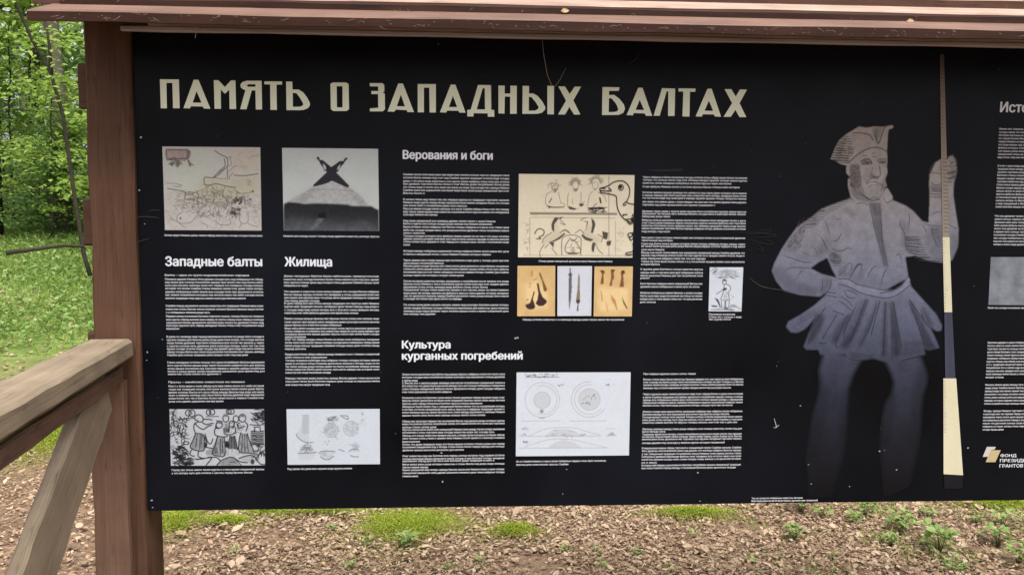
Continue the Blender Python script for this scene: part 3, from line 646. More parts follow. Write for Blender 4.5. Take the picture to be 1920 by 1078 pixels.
a.scrib(710, 320, 920, 510, 40, 90, md, 1.1); a.scrib(1060, 280, 1260, 490, 30, 80, md, 1.1); a.scrib(300, 660, 500, 770, 30, 60, dk, 1.2); a.scrib(720, 195, 900, 255, 26, 60, dk, 1.2, 0); a.scrib(640, 770, 860, 890, 16, 80, md, 1); a.scrib(1130, 640, 1280, 770, 20, 60, md, 1.2); a.scrib(1315, 110, 1375, 160, 8, 40, md, 1); a.scrib(1315, 215, 1380, 270, 8, 40, md, 1); a.scrib(1320, 300, 1440, 330, 5, 60, lt, 1)
for q in ((720, 608), (752, 655), (780, 600)): a.disc(*q, 13, 14, md)
a.build('picture', 'pale sheet of pottery drawings with round vessels')

# --- gods and horses, with the marker bird drawn over it
a = RPic(965, 320, 6.342)
a.fill('50,40 1425,55 1400,1035 40,1030', pc(198, 190, 170, .05, 6))
dk, md, lt = ic(72, 68, 60), ic(122, 116, 104), ic(166, 158, 140)
a.fill('180,495 1215,503 1215,528 185,525', md); a.ink('190,555 1200,565;100,1005 1400,1010;180,560 180,1000;1200,600 1200,1000', md, .9); a.ink('1120,60 1120,1020', dk, .9)
a.ink('430,150 515,160 510,210 480,262 450,230 430,150;440,250 385,280 368,340 375,410 450,440 580,435 590,400 540,380;520,260 545,370;640,270 630,330 635,440 700,460 760,450;690,400 685,340;790,260 790,390 830,370;930,250 890,290 870,400 860,420;990,260 1060,300 1090,370', md, 1.2)
a.scrib(380, 135, 520, 190, 14, 60, md, .9); a.fill('455,215 510,215 480,265;695,215 755,210 740,250 705,250;940,215 970,215 955,245', md)
for cx, cy, r in ((722, 160, 75), (965, 140, 90)):
    for i in range(26):
        t = R(165+i*8.2); r0, r1 = r*.5, r*random.uniform(.75, 1.15)
        a.ink(f'{cx+r0*math.cos(t):.0f},{cy+r0*math.sin(t):.0f} {cx+r1*math.cos(t):.0f},{cy+r1*math.sin(t):.0f}', md, 1.0)
a.ring(722, 180, 36, 45, md, 1); a.ring(958, 180, 34, 45, md, 1)
a.ink('390,420 440,435 580,435;410,380 440,330', dk, 1.8); a.fill('635,420 730,450 720,470 650,460;380,415 450,430 410,450;770,390 830,400 800,430 765,420', dk)
a.fill('480,600 520,640 520,720 590,740 540,800 440,850 350,880 320,860 360,780 450,740;880,620 920,660 900,740 970,770 1030,800 1020,870 960,870 860,820 800,760 840,720', lt, 4, .55)
a.fill('480,555 530,560 500,600 470,640 470,735 440,700 435,640 455,590;530,555 585,550 540,580;400,850 470,850 460,920 440,890;910,560 950,600 960,650 930,745 905,740 920,650;930,850 960,860 940,975 912,950 915,890;1040,720 1112,740 1100,820 1050,810;1090,840 1150,830 1140,890 1095,895;590,740 540,780 470,825 410,848 470,845 540,812 605,750;800,750 850,790 940,820 900,842 840,825 795,780;785,590 875,605 850,700 815,735 845,700 860,615', dk)
a.ink('530,575 600,645 540,625;440,735 350,800 330,860;540,740 600,700 660,745;560,720 610,715 640,740;350,880 300,960 305,1030;400,880 360,920;440,920 500,1000;720,745 780,705 825,750;960,870 1000,950 1050,990;990,760 1040,790 1030,850;785,595 800,575 860,560', dk, 1.3)
a.ink('240,750 260,710 300,690 350,720 335,770 290,790 310,810 260,810', dk, 2.2); a.ink('560,1000 560,830 600,780 690,765 770,790 790,830 785,1000', md, 2)
a.ink('650,820 610,880 600,950 650,990 770,980 780,940 750,880 720,840 670,830;650,800 700,830 740,800', dk, 1.5); a.fill('620,970 760,978 740,995 640,995', dk); a.scrib(630, 860, 750, 970, 16, 50, md, 1)
a.fill('860,440 1050,432 1075,460 960,458 880,462;1000,320 1020,318 1035,390 1015,390', ic(38, 36, 34)); a.scrib(855, 435, 1075, 500, 26, 60, ic(38, 36, 34), 1.5, 0)
a.scrib(120, 620, 180, 990, 14, 50, md, 1); a.scrib(1205, 620, 1270, 990, 16, 60, lt, 1.3)
a.build('picture', 'cream drawing of three bearded gods above two rearing horses')
a = VPic(965, 320, 6.342); a.y = YF-.0016
a.ink('1015,210 1075,195 1120,175 1180,135 1245,122 1300,130 1345,170 1368,230 1360,300 1330,370;1080,215 1015,210 1025,238 1150,241 1115,205;1025,238 1020,260 1110,275 1190,295 1210,320 1215,400 1230,470 1270,540 1310,580 1370,610;1325,400 1300,412 1290,400 1320,372 1345,385 1425,405;1280,525 1310,522 1340,520;1300,515 1290,540;1310,580 1360,575 1425,575;1330,590 1360,630 1385,640;1350,600 1400,632;1425,515 1395,530 1425,560 1380,560;1410,738 1355,745 1345,770 1370,790 1405,770;1360,795 1385,830 1405,800;1400,860 1412,930 1390,965 1330,975 1318,992 1350,1002 1400,990', BLACK, 1.7)
a.fill('1370,575 1425,572 1425,640 1390,610;1390,750 1425,740 1425,790 1395,775', BLACK); a.ring(1262, 200, 30, 32, BLACK, 1.5); a.disc(1257, 195, 18, 20, BLACK)
a.build('marker_drawing', 'black marker drawing of a goose head')
a = VPic(1380, 400, 6.74); a.y = YF-.0016
a.ink('-60,240 110,240 230,245 380,245 450,215 400,205 250,235;120,270 300,255 420,265 510,280 450,300 240,300;170,330 270,360 400,395 470,385 430,350 330,320;270,380 330,450 320,470 250,440;150,450 200,480', BLACK, 2.2, True)
a.build('marker_scribble', 'black marker feather strokes')
a = VPic(1100, 300, 5.675); a.y = YF-.0016
a.fill('640,108 1000,92 1010,90 1012,124 985,126 720,128', BLACK)
a.build('marker_smear')

# --- bronze tools
a = RPic(965, 490, 8.348); tan = pc(188, 160, 112, .12, 7)
dk, br, lb = ic(58, 38, 38), ic(112, 76, 46), ic(172, 126, 82)
a.fill('45,70 635,70 630,857 40,857', tan)
a.fill('150,420 330,300 500,470 520,700 300,760 170,620', pc(204, 180, 134, .05, 9), 5)
a.fill('345,345 375,340 400,470 440,560 500,610 500,650 450,695 380,700 325,660 355,600 370,500;300,460 315,480 285,590 325,710 300,745 240,755 185,730 165,680 240,650 270,560', dk)
a.fill('380,180 400,170 440,280 510,440 490,470 455,470 430,320 390,220;230,335 265,345 240,360;230,380 245,380 235,420;170,595 230,590 200,612', br); a.fill('290,290 350,255 355,275 300,305', ic(178, 120, 96)); a.fill('245,150 290,140 280,230 255,240', lb)
a.build('picture', 'tan photograph of two dark fan-shaped axe heads')
a = RPic(965, 490, 8.348)
a.fill('670,75 1210,75 1197,852 668,855', pc(183, 188, 199, .03, 5))
a.fill('860,105 875,105 880,180 905,205 890,230 895,400 880,600 855,780 845,600 845,400 850,230 835,205 860,180', ic(76, 77, 82)); a.ink('868,240 870,500 858,700', ic(120, 120, 124), .8)
a.fill('1005,180 1020,250 1020,480 1020,590 1025,630 995,670 1000,775 970,775 985,670 960,640 960,600 985,420 990,260', ic(118, 104, 86)); a.fill('965,600 1022,598 1020,640 995,668 962,640;985,672 998,672 998,772 975,774', ic(60, 58, 62)); a.fill('992,270 1016,270 1015,360 990,360', ic(112, 122, 92))
a.build('picture', 'pale blue photograph of two upright swords')
a = RPic(965, 490, 8.348)
a.fill('1250,80 1850,80 1833,860 1235,860', tan); a.fill('1310,420 1780,420 1770,760 1330,780', pc(204, 180, 134, .05, 9), 5)
a.fill('1340,145 1400,145 1412,180 1390,210 1395,355 1340,355 1365,210;1505,130 1570,130 1550,180 1555,260 1530,300 1520,385 1480,385 1510,260;1680,140 1720,150 1730,180 1700,210 1710,400 1640,400 1665,260 1660,170', br); a.fill('1340,145 1400,145 1405,165 1345,165;1505,130 1570,130 1565,148 1508,148;1680,140 1720,150 1715,175 1665,180', dk)
a.fill('1340,440 1365,500 1380,620 1360,630 1350,520;1500,510 1580,610 1612,765 1595,765 1560,680 1520,620;1420,610 1435,640 1468,800 1455,800', lb); a.fill('1675,540 1720,640 1770,735 1750,745 1700,660', ic(98, 78, 54))
a.build('picture', 'tan photograph of socketed axes above spear points')

# --- burial plan
a = RPic(960, 690, 6.34)
a.fill('55,50 1410,48 1390,1035 45,1045', pc(183, 190, 200, .03, 4))
dk, md, lt = ic(96, 100, 106), ic(146, 151, 158), ic(172, 176, 183)
a.disc(358, 380, 98, 98, lt); a.disc(920, 370, 128, 128, lt); a.disc(353, 512, 25, 25, md)
a.ring(358, 380, 98, 98, md, 1); a.ring(920, 370, 128, 128, md, .9); a.ring(360, 375, 205, 208, md, 1); a.ring(362, 378, 172, 172, md, 1, -110, 110); a.ring(918, 370, 212, 212, md, 1.1, 30, 275); a.ring(920, 370, 177, 177, md, 1.1, 40, 280); a.ring(353, 512, 14, 14, dk, 1)
a.fill('390,805 470,740 540,722 640,722 740,745 840,805;420,945 510,880 620,845 740,880 830,945', lt); a.fill('480,740 540,726 520,745;650,735 740,745 700,752;1120,803 1190,752 1240,803', md)
a.ink('115,628 570,625;690,628 1120,625;210,800 320,750 450,712 600,703 760,712 880,750 1050,795;80,808 1050,805;150,935 300,885 430,848 600,838 760,855 900,890 1140,945;80,948 1130,945;1115,718 1220,718', md, 1); a.ink('165,105 555,105;325,590 385,590', dk, 1.2)
a.scrib(180, 75, 540, 98, 40, 30, dk, 1.1); a.scrib(525, 195, 612, 212, 12, 20, dk, .9); a.scrib(1115, 192, 1200, 208, 12, 20, dk, .9); a.scrib(118, 712, 195, 728, 12, 20, dk, .9); a.scrib(115, 875, 215, 893, 14, 22, dk, 1); a.scrib(840, 290, 1020, 450, 14, 40, dk, 1); a.scrib(380, 795, 840, 806, 14, 50, dk, 1, 0); a.scrib(110, 790, 180, 800, 6, 20, dk, 1)
a.build('picture', 'white plan of burial mounds with two ringed circles and sections')

# --- small engraving
a = RPic(1310, 490, 8.98)
a.fill('185,100 750,100 720,843 165,840', pc(181, 189, 199, .04, 9))
dk, md = ic(62, 64, 70), ic(134, 139, 147)
a.fill('395,315 430,295 470,310 465,335 400,330;390,480 430,440 475,450 470,480 420,495;260,610 330,640 380,780 350,760 310,680;205,735 310,745 310,770 230,765;420,775 500,775 490,800 420,800', dk); a.fill('530,730 600,725 680,780 540,770;400,340 420,350 415,375;370,640 520,640 510,665 375,660', md)
a.ink('400,330 405,370 430,395 460,370 465,330;430,390 420,480;460,385 520,410 535,470 500,520;390,490 300,550;420,500 370,640;490,520 520,650;380,670 390,780;440,670 440,780;455,670 455,780;515,670 505,780;205,810 600,815;320,810 560,805', dk, 1.3)
a.scrib(330, 140, 650, 250, 50, 80, md, 1.3, .1); a.scrib(220, 120, 320, 200, 14, 80, dk, .9); a.scrib(280, 260, 590, 280, 16, 60, dk, 1, 0); a.scrib(420, 500, 510, 640, 14, 60, md, .8, 1.5); a.disc(580, 600, 18, 8, md); a.scrib(330, 740, 690, 830, 20, 60, md, 1, 0)
a.build('picture', 'small engraving of a standing peasant')
# --- grey photograph cut by the frame, and the emblem
a = Art()
a.poly([B(1857.5, 482), B(2045, 482), B(2040, 573), B(1853, 571.5)], paper(112, 116, 126, .45, 22)); a.build('picture', 'grey landscape photograph')
a = VPic(1830, 820, 15.4)
a.fill('310,265 570,265 540,330 420,360 340,550 190,555', ink(180, 174, 170)); a.fill('420,360 710,360 555,705 275,705 340,550', ink(172, 156, 118)); a.build('emblem')
t = Txt()
for s_, x0, x1, top, base in (('ФОНД', 1875.3, 1905.5, 850.8, 856.2), ('ПРЕЗИДЕНТСКИХ', 1874.4, 1968, 860, 865.8), ('ГРАНТОВ', 1873.5, 1918, 869.8, 875.8)):
    x, z = B(x0, base); t.add(s_, x, z, (B(x0, top)[1]-z)/.727, .0007, B(x1, base)[0]-x)
t.build('emblem_lettering', BODY)

# --- the standing spearman; the print itself fades out towards the feet
STOPS = [(225, (140, 131, 125)), (330, (132, 126, 125)), (420, (116, 115, 124)), (510, (99, 101, 116)), (600, (76, 80, 99)), (680, (51, 54, 70)), (740, (37, 40, 53)), (800, (26, 28, 37)), (850, (19, 20, 27)), (920, (9, 9, 12)), (960, (6, 6, 9))]
TAB = np.array([lin(*c, K)[:3] for _, c in STOPS]); TY = [y for y, _ in STOPS]
a = RPic(0, 0, 1, 1.3); Q = [(1440, 225), (1830, 225), (1830, 965), (1440, 965)]; a.setup(Q, np.array((.0024, .003, .0048)))
GR = 1+.22*vnoise(a.h, a.W, 16)+.12*vnoise(a.h, a.W, 4)
def tone(k):
    def f(x0, y0, x1, y1):
        y = np.arange(y0, y1)/a.res+225; c = np.stack([np.interp(y, TY, TAB[:, i]) for i in range(3)], -1)
        return c[:, None, :]*k*GR[y0:y1, x0:x1, None]
    return f
FM = tone(1.0); INKF = tone(.2)
a.o = (1420, 480, 2.245)
a.fill('285,400 370,420 440,425 425,450 398,500 378,560 372,640 370,700 362,780 350,860 320,930 300,1000 225,1000 222,930 212,850 222,780 232,700 245,640 262,590 268,540 262,480;535,430 620,430 685,425 700,470 710,505 704,545 690,585 684,650 680,720 670,800 650,880 630,960 540,1000 535,900 524,820 526,740 532,680 545,620 570,580 578,530 565,490', FM, 3.6)
a.shade('262,480 268,560 240,680 215,850 260,850 285,680 300,560;395,500 372,560 368,760 340,800 345,600;690,430 712,505 690,590 668,810 640,800 655,600;580,530 540,640 525,800 560,800 575,640', .72, 5)
a.hatch('640,440 700,430 705,560 650,560;300,430 340,430 340,640 300,640', 4.6, .75)
a.o = (0, 0, 1)
a.fill('1594,372 1560,384 1540,392 1518,410 1495,425 1478,448 1465,468 1452,493 1447,508 1455,527 1470,545 1500,553 1537,556 1560,541 1569,521 1541,514 1519,503 1534,492 1551,483 1560,505 1569,521 1562,532 1640,555 1703,520 1697,482 1716,479 1740,489 1768,493 1785,488 1796,462 1797,430 1792,400 1787,365 1788,345 1794,322 1792,300 1786,291 1777,296 1768,296 1754,305 1743,328 1742,345 1743,372 1741,418 1729,415 1712,396 1698,386 1672,375 1640,384 1610,382', FM, 1.3)
a.o = (1460, 480, 4.9)
a.fill('440,350 330,450 200,540 90,600 68,650 110,700 170,705 240,670 335,570 228,830 255,860 365,860 380,905 480,912 615,900 630,940 740,962 870,940 1000,978 1040,960 1130,965 1345,905 1335,855 1380,862 1475,842 1440,760 1390,650 1450,690 1490,685 1500,640 1450,540 1350,430 1215,280 1195,200 1060,330 880,340 640,280 490,215', FM, 1.4)
# folds of the skirt
a.shade('330,560 360,520 430,560 330,760 250,830;620,540 700,520 540,790 480,800 520,660;800,400 830,400 740,640 640,850 560,850 700,640;900,420 930,420 850,640 780,800 720,880 800,640;960,420 1000,420 990,900 940,930;1030,420 1060,420 1130,900 1060,940;1190,420 1220,430 1330,640 1440,840 1350,860 1290,660;1380,640 1300,480 1340,470 1420,640', .55, 3.2)
a.hatch('200,560 330,480 360,520 180,640;330,540 430,520 380,680 250,840;760,400 830,400 720,700 620,830 560,830;1000,420 1070,420 1110,900 1040,900;1190,400 1230,420 1440,840 1350,860;1140,790 1330,770 1350,880 1140,930;640,880 860,900 860,950 660,940', 4.2, .38, .15)
a.fill('520,210 560,210 640,215 720,260 850,290 950,310 1060,310 1130,270 1180,185 1205,215 1200,270 1100,350 1000,385 900,375 760,340 640,280', tone(1.28), 1.0)
a.fill('500,215 560,240 640,300 740,370 700,440 690,520 600,540 500,500 440,420 430,320', tone(1.12), 2.0)
a.o = (1540, 220, 5.9875)
a.fill('300,690 330,680 330,780 430,850 520,920 560,940 640,930 690,862 712,800 740,795 800,890 800,920 730,960 560,995 400,970 330,900 295,760', tone(1.02), 1.1)
a.shade('330,680 330,790 520,920 540,960 400,930 320,840', .6, 2)
a.fill('310,500 370,450 450,390 560,345 650,345 735,385 740,470 735,560 742,620 715,700 735,770 700,800 690,860 640,920 560,930 500,890 430,840 350,800 330,680 280,630 280,560', FM, .9)
a.fill('100,475 150,350 200,260 280,190 350,150 420,105 500,120 600,105 700,110 790,90 810,105 800,125 755,140 745,200 740,290 735,385 650,345 560,345 450,390 370,450 310,500 290,545 210,525 150,480', tone(1.04), .9)
a.shade('320,530 420,520 440,640 460,780 500,880 430,840 350,790 330,680;440,500 480,470 530,468 575,505 560,540 460,540;630,490 660,470 735,470 730,520 650,525;560,610 600,650 650,670 640,690 545,690 540,660', .66, 1.6)
a.shade('600,110 690,115 640,300 560,190;290,200 130,470 210,500 250,340;680,700 740,640 735,780 690,800', .7, 3)
a.hatch('85,490 140,350 280,185 350,280 320,380 300,530', 4.5, .12, .06); a.hatch('300,340 370,340 350,440 310,460;560,120 640,120 630,260', 4.0, .35); a.hatch('325,540 430,530 450,780 350,790', 2.8, .3, .5)
a.o = (1430, 360, 5.39)
a.hatch('600,150 860,50 900,90 640,230 560,330 430,380 420,310 540,190', 4.2, .35, .05); a.hatch('420,300 330,400 200,590 330,600 420,450', 2.6, .4, -.75); a.hatch('665,590 790,640 800,720 720,760 670,690', 3.8, .3, .05); a.hatch('770,760 860,740 840,850 760,860', 3.4, .4, -.5)
a.shade('85,780 140,900 300,1040 520,1050 560,960 330,900 200,740;480,700 660,620 690,480 650,440 560,560;600,860 700,860 660,1040 580,1040;690,560 760,600 720,760', .72, 5)
a.shade('840,850 880,870 940,760 900,740;940,880 1010,760 1040,780 1000,900;840,140 960,230 900,260 800,180', .72, 4)
a.o = (1590, 280, 4.9)
a.shade('190,490 300,490 320,800 370,1078 330,1078 250,760', .5, 2)
a.shade('740,690 880,710 880,1040 760,1000 700,800;860,300 900,300 930,700 890,700;480,640 530,660 560,900 500,900;1000,700 1020,900 960,1000 940,760;840,150 990,190 1000,260 860,280', .75, 5)
a.hatch('520,800 660,805 710,950 760,1010 620,1000 530,930', 4.6, .2, .12); a.hatch('750,330 860,330 860,440 750,440', 3.6, .35, .05); a.hatch('760,720 830,720 860,900 800,900', 3.6, .45); a.hatch('640,1000 880,1000 880,1060 700,1040', 3.5, .4, .1)
# drawn lines
a.o = (1540, 220, 5.9875)
a.ink('310,510 370,450 450,390 550,345 650,345 735,385;600,190 640,300 690,160 720,110;350,180 450,180 540,200 580,260;570,662 610,675 645,668;440,500 480,475 530,470 565,505', INKF, 1.75)
a.ink('505,755 540,730 600,728 650,745 690,770;500,740 560,685;690,770 670,830;650,550 662,640 645,668;450,530 510,512 570,530;625,490 660,470 730,470;650,512 720,515;540,920 600,900 660,930;460,430 510,432;570,405 610,405;570,445 620,445;330,760 400,850 510,900;400,970 470,960 520,990;700,900 730,960 800,925;480,485 520,505 560,500', INKF, 1.17)
for i, q in enumerate(('130,400 220,410', '140,430 300,440', '110,455 310,470', '150,375 270,385', '160,350 260,365', '180,310 270,330', '190,280 260,290', '230,245 280,255', '170,490 310,500', '300,350 350,355', '310,400 360,400')): a.ink(q, INKF, 1.07, True)
a.scrib(325, 540, 440, 800, 46, 40, INKF, 0.97)
a.o = (1430, 360, 5.39)
a.ink('690,490 740,495 780,450 795,410;690,560 740,590 800,595 860,565 905,580;560,430 610,490 640,560 660,600;190,640 300,670 400,705 510,715;230,790 290,765 400,765 480,775;880,880 950,740 1000,735 990,800;690,880 685,950 640,1030', INKF, 1.46, True)
a.ink('475,535 530,580 560,640;370,590 430,620 510,660;340,880 380,810 420,790;600,260 640,320 670,400 680,440;840,850 830,760 880,720 900,760 880,870;600,850 605,960 580,1020;430,290 540,290;450,260 530,265;440,330 540,320;440,360 500,360;550,190 620,190;670,640 770,650;670,660 770,670;680,690 790,695;690,620 740,630;700,710 770,715;745,275 790,278;770,840 820,800;770,810 820,775', INKF, 1.07, True)
a.scrib(240, 460, 380, 590, 40, 50, INKF, .8, -.9); a.scrib(340, 300, 420, 430, 20, 40, INKF, .9, -.8)
a.o = (1590, 280, 4.9)
a.ink('190,490 220,620 250,760 290,900 330,1078;290,500 300,620 310,780 320,900 370,1078;480,640 480,700 520,780 525,900;555,580 565,640 545,760;690,700 720,760;770,720 780,800 820,890;690,680 760,700 880,705;760,610 810,580 870,570;750,440 860,445;770,380 860,390;770,215 850,225;860,215 940,215 1000,195;860,260 940,265 990,240;860,130 900,100 910,70;910,70 950,130 990,110;930,150 960,120;440,980 470,960 500,1050;920,690 1000,730;240,530 250,600', INKF, 1.27, True)
for q in ('530,805 640,810', '530,830 650,835', '530,860 660,870', '530,890 650,905', '530,915 650,935', '560,940 650,965', '620,990 740,1000', '760,350 860,355', '770,365 860,372', '760,410 860,415'): a.ink(q, INKF, 1.17, True)
a.o = (1460, 480, 4.9)
a.ink('540,210 640,215 720,260 850,290 950,310 1060,310 1130,270 1185,190;550,260 640,280 760,340 900,375 1000,385 1100,350 1200,270;930,340 990,330 1050,320', INKF, 1.46)
a.ink('740,400 620,640 590,800;800,390 720,620 640,830;900,400 850,620 760,800;930,410 850,720;980,420 960,900;1020,420 1040,600 1040,960;1050,420 1130,850;1190,420 1290,660 1350,880;1200,400 1340,600;430,470 260,720;530,540 400,760;640,530 520,800 560,840;370,800 440,800;640,940 740,960 870,940;1130,960 1345,905;1300,490 1340,600 1410,680;590,320 660,320 740,370;560,370 620,400 690,470;540,410 600,440 690,520;500,500 600,540;440,330 520,340;440,360 530,380;600,320 640,380 720,380;660,200 720,90 760,80;800,230 860,110 905,95;930,290 970,150 1000,110', INKF, 1.46, True)
a.ink('1250,18 1390,10;1280,40 1480,50', INKF, 1.17)
a.o = (1590, 280, 4.9)
a.ink('745,215 760,170 800,120 850,90;900,110 930,60 970,70 985,110 1000,180 995,240 980,290;860,180 900,150 940,160 990,150;860,225 940,222 998,200;855,270 930,275 990,250;760,300 800,330 855,320;870,300 950,300;750,260 740,230', INKF, 1.3)
a.shade('930,60 975,70 1000,180 985,290 930,330 950,200', .8, 3)
a.o = (1540, 220, 5.9875)
a.ink('455,520 490,500 540,505 565,520;470,528 530,530;640,505 680,498 728,505;575,560 560,640;655,560 660,640;560,690 600,682 640,690;520,780 560,765 640,765;330,560 320,620 335,690', INKF, 1.0)
a.disc(515, 515, 16, 12, INKF); a.disc(688, 510, 14, 11, INKF)
a.hatch('500,560 560,560 540,700 480,760 460,640', 3.0, .6, .6); a.hatch('540,780 680,790 660,900 560,910', 3.2, .65, 1.3); a.hatch('410,150 560,190 430,230 300,230', 4.2, .7)
a.build('spearman_print', 'grey drawing of a bearded man in a belted tunic fading to black at the feet', .06, True)
INK = flat('figure ink', (.016, .015, .02, 1), .5, .16)
a = VPic(0, 0, 1); a.y = YF-.0013
def shaft_mat():
    t = NT('spear shaft print'); tc = t.n('ShaderNodeTexCoord'); sx = t.n('ShaderNodeSeparateXYZ'); t.l(tc.outputs['Object'], sx.inputs[0])
    mr = t.n('ShaderNodeMapRange'); mr.inputs[1].default_value = B(1765, 445)[1]; mr.inputs[2].default_value = B(1765, 105)[1]; t.l(sx.outputs[2], mr.inputs[0])
    rp = t.ramp([(0, lin(132, 122, 112, K)), (.45, lin(128, 116, 104, K)), (.85, lin(112, 100, 92, K)), (1, lin(64, 62, 62, K))]); t.l(mr.outputs[0], rp.inputs[0]); t.l(rp.outputs[0], t.b.inputs['Base Color'])
    t.b.inputs['Roughness'].default_value = .5; t.b.inputs['Specular IOR Level'].default_value = .16; return t.m
cr = paper(192, 187, 160, .08, 14)
a.fill('1761.5,104 1769,102 1774.5,300 1779,445 1766.5,445 1764,300', shaft_mat())
a.fill('1766.5,445 1779.5,445 1784.5,585 1769.8,585', cr); a.fill('1769.8,585 1784.5,585 1790.5,709 1771.5,709', ink(56, 59, 74)); a.fill('1768,709 1792,709 1805,890 1768.5,888', cr); a.fill('1768.5,888 1805,890 1803,915 1770,915', ink(16, 17, 24))

for i in range(24): y = 452+i*5.5; x = 1766.6+(y-445)*.023; a.ink(f'{x:.1f},{y:.1f} {x+random.uniform(2,4):.1f},{y+.6:.1f}', INK, .7, True)
for i in range(24): y = 590+i*4.9; x = 1773+(y-585)*.012; a.ink(f'{x+random.uniform(0,6):.1f},{y:.1f} {x+random.uniform(9,13):.1f},{y+.8:.1f}', INK, .7, True)
for i in range(20): y = 714+i*5.0; a.ink(f'1768.3,{y:.1f} {1768.3+random.uniform(3,6):.1f},{y+.5:.1f}', INK, .7, True)
for i in range(46):
    y = 110+i*7.2; x = 1763.5+(y-110)*.0165; a.ink(f'{x:.1f},{y:.1f} {x+(9 if y>295 else 5):.1f},{y+1:.1f}', INK, 1.0 if y > 295 else .8, True)
a.build('spear_print', 'tall cream and grey spear')

# --- dirt and chips on the print
a = VPic(0, 0, 1); a.y = YF-.002
for x, y, r in [(265, 258, 3.5), (262, 357, 2), (272, 420, 1.5), (970, 633, 3), (966, 634, 2.5), (1308, 885, 2.5), (828, 848, 2.5), (830, 902, 2.2), (285, 937, 3), (287, 950, 2), (276, 675, 1.5), (277, 660, 2.4), (305, 636, 1.6), (1648, 845, 2), (1657, 843, 1.2), (1814, 839, 2.2), (1680, 880, 2), (1515, 870, 1.5), (1520, 906, 1.5), (1592, 911, 1.5), (1500, 760, 1.6), (1312, 938, 1.5), (1062, 879, 1.8), (905, 855, 1.3), (1055, 925, 1.5), (742, 812, 1.2), (822, 84, 1.4)]:
    n = 7; a.poly([B(x+r*random.uniform(.5, 1)*math.cos(6.28*i/n), y+r*random.uniform(.4, .9)*math.sin(6.28*i/n)) for i in range(n)], ink(150, 152, 158))
for _ in range(46):
    x, y = random.uniform(255, 1900), random.uniform(100, 930); r = random.uniform(.4, 1.0)
    a.poly([B(x+r*math.cos(6.28*i/6), y+r*math.sin(6.28*i/6)) for i in range(6)], ink(96, 98, 104))
a.ink('1451,784 1455,800 1450,800;1455,800 1460,796', ink(150, 152, 158), 1.6, True)
a.ink('255,408 275,406 300,409;256,455 280,447;280,395 300,394', ink(52, 54, 58), 1.2, True)
a.ink('1404,520 1420,533 1440,540 1480,545', ink(52, 52, 48), 1.6, True)
o = a.build('dirt_specks'); o['kind'] = 'stuff'

# ------------------------------------------------------------------ handrail in front of the post
rail = empty('handrail', (-.86, -.1, 0)); tag(rail, 'weathered grey wooden handrail with diagonal brace joined to the left post', 'handrail')
RA = R(8.6); DIRR = Vector((math.sin(RA), -math.cos(RA), 0)); SIDE = Vector((math.cos(RA), math.sin(RA), 0))
EDG = Vector((-.8165, -.030, 0))                # right-hand edge where the rail meets the post
LR = 1.9
def rp(along, left, z): p = EDG + DIRR*along - SIDE*left; return Vector((p.x, p.y, z))
ZH = 1.261
board('handrail_plank', rp(0, .050, ZH-.025), rp(LR, .050, ZH-.025), SIDE, (0, 0, 1), .1, .049, WOODG, rail, 40, .0008, .008)
board('filler_strip', rp(.03, .046, ZH-.0590), rp(LR, .046, ZH-.0590), (0, 0, 1), SIDE, .0175, .04, WOODM, rail, 20)
board('top_rail', rp(0.004, .041, ZH-.0875), rp(LR, .041, ZH-.0875), (0, 0, 1), SIDE, .038, .04, WOODR, rail, 20)
board('upright', (-.878, -.0285, -.15), (-.878, -.0285, ZH-.105), (1, 0, 0), (0, -1, 0), .082, .026, WOODR, rail, 20)
# brace: its near face lies in the rail's right-hand face
def rail_hit(px, py, left=.030):
    d = (CF + CR*((px-960)/FPX) - CU*((py-539)/FPX)); p0 = EDG-SIDE*left
    t = (p0-Vector((CAM.x, CAM.y, 0))).dot(SIDE)/Vector((d.x, d.y, 0)).dot(SIDE); return CAM+d*t
q1, q2, q3, q4 = rail_hit(221, 732), rail_hit(146, 776), rail_hit(20, 1078), rail_hit(114, 1078)
ext = 1.1
q3 = q2+(q3-q2)*(1+ext); q4 = q1+(q4-q1)*(1+ext)
qc0, qc1 = (q1+q2)/2, (q3+q4)/2; dd = (qc1-qc0).normalized()
wdt = abs(((q2-q1)-dd*(q2-q1).dot(dd)).length)*.5+abs(((q3-q4)-dd*(q3-q4).dot(dd)).length)*.5
SH = DIRR*-.018
board('brace', qc0-dd*.045-SIDE*.013+SH, qc1-SIDE*.013+SH, (0, 0, 1), SIDE, wdt*.74, .028, WOODG, rail, 30, .0008, .004)
board('upright', rp(LR-.05, .045, -.15), rp(LR-.05, .045, ZH-.105), SIDE, DIRR, .09, .07, WOOD, rail, 16)

# ------------------------------------------------------------------ bits of debris on the stand
def thread(px_pts, Y, r, name, label, cat, mat):
    bm = bmesh.new(); tube(bm, [at(x, y, Y) for x, y in px_pts], r, r*.6, 5); o = bm_obj(name, bm, mat); tag(o, label, cat); return o
STRAW = flat('dry straw', (.42, .38, .33, 1), .7, .2)
thread([(1017, 76), (1019, 100), (1026, 140), (1034, 160), (1040, 163), (1050, 150), (1061, 128)], -.008, .0006, 'dry_stalk', 'thin grey stalk hanging over the top of the title', 'stalk', STRAW)
thread([(365, 44), (368, 58), (366, 72)], -.05, .0011, 'straw', 'pale straw hanging from the roof edge above the left pictures', 'straw', STRAW)
thread([(1200, 101), (1190, 114), (1176, 120)], -.007, .0006, 'plant_fibre', 'faint grey fibre stuck to the black panel above the last title word', 'fibre', flat('grey fibre', (.06, .06, .06, 1)))
DRY = flat('dry leaf', (.55, .40, .22, 1), .7, .2)
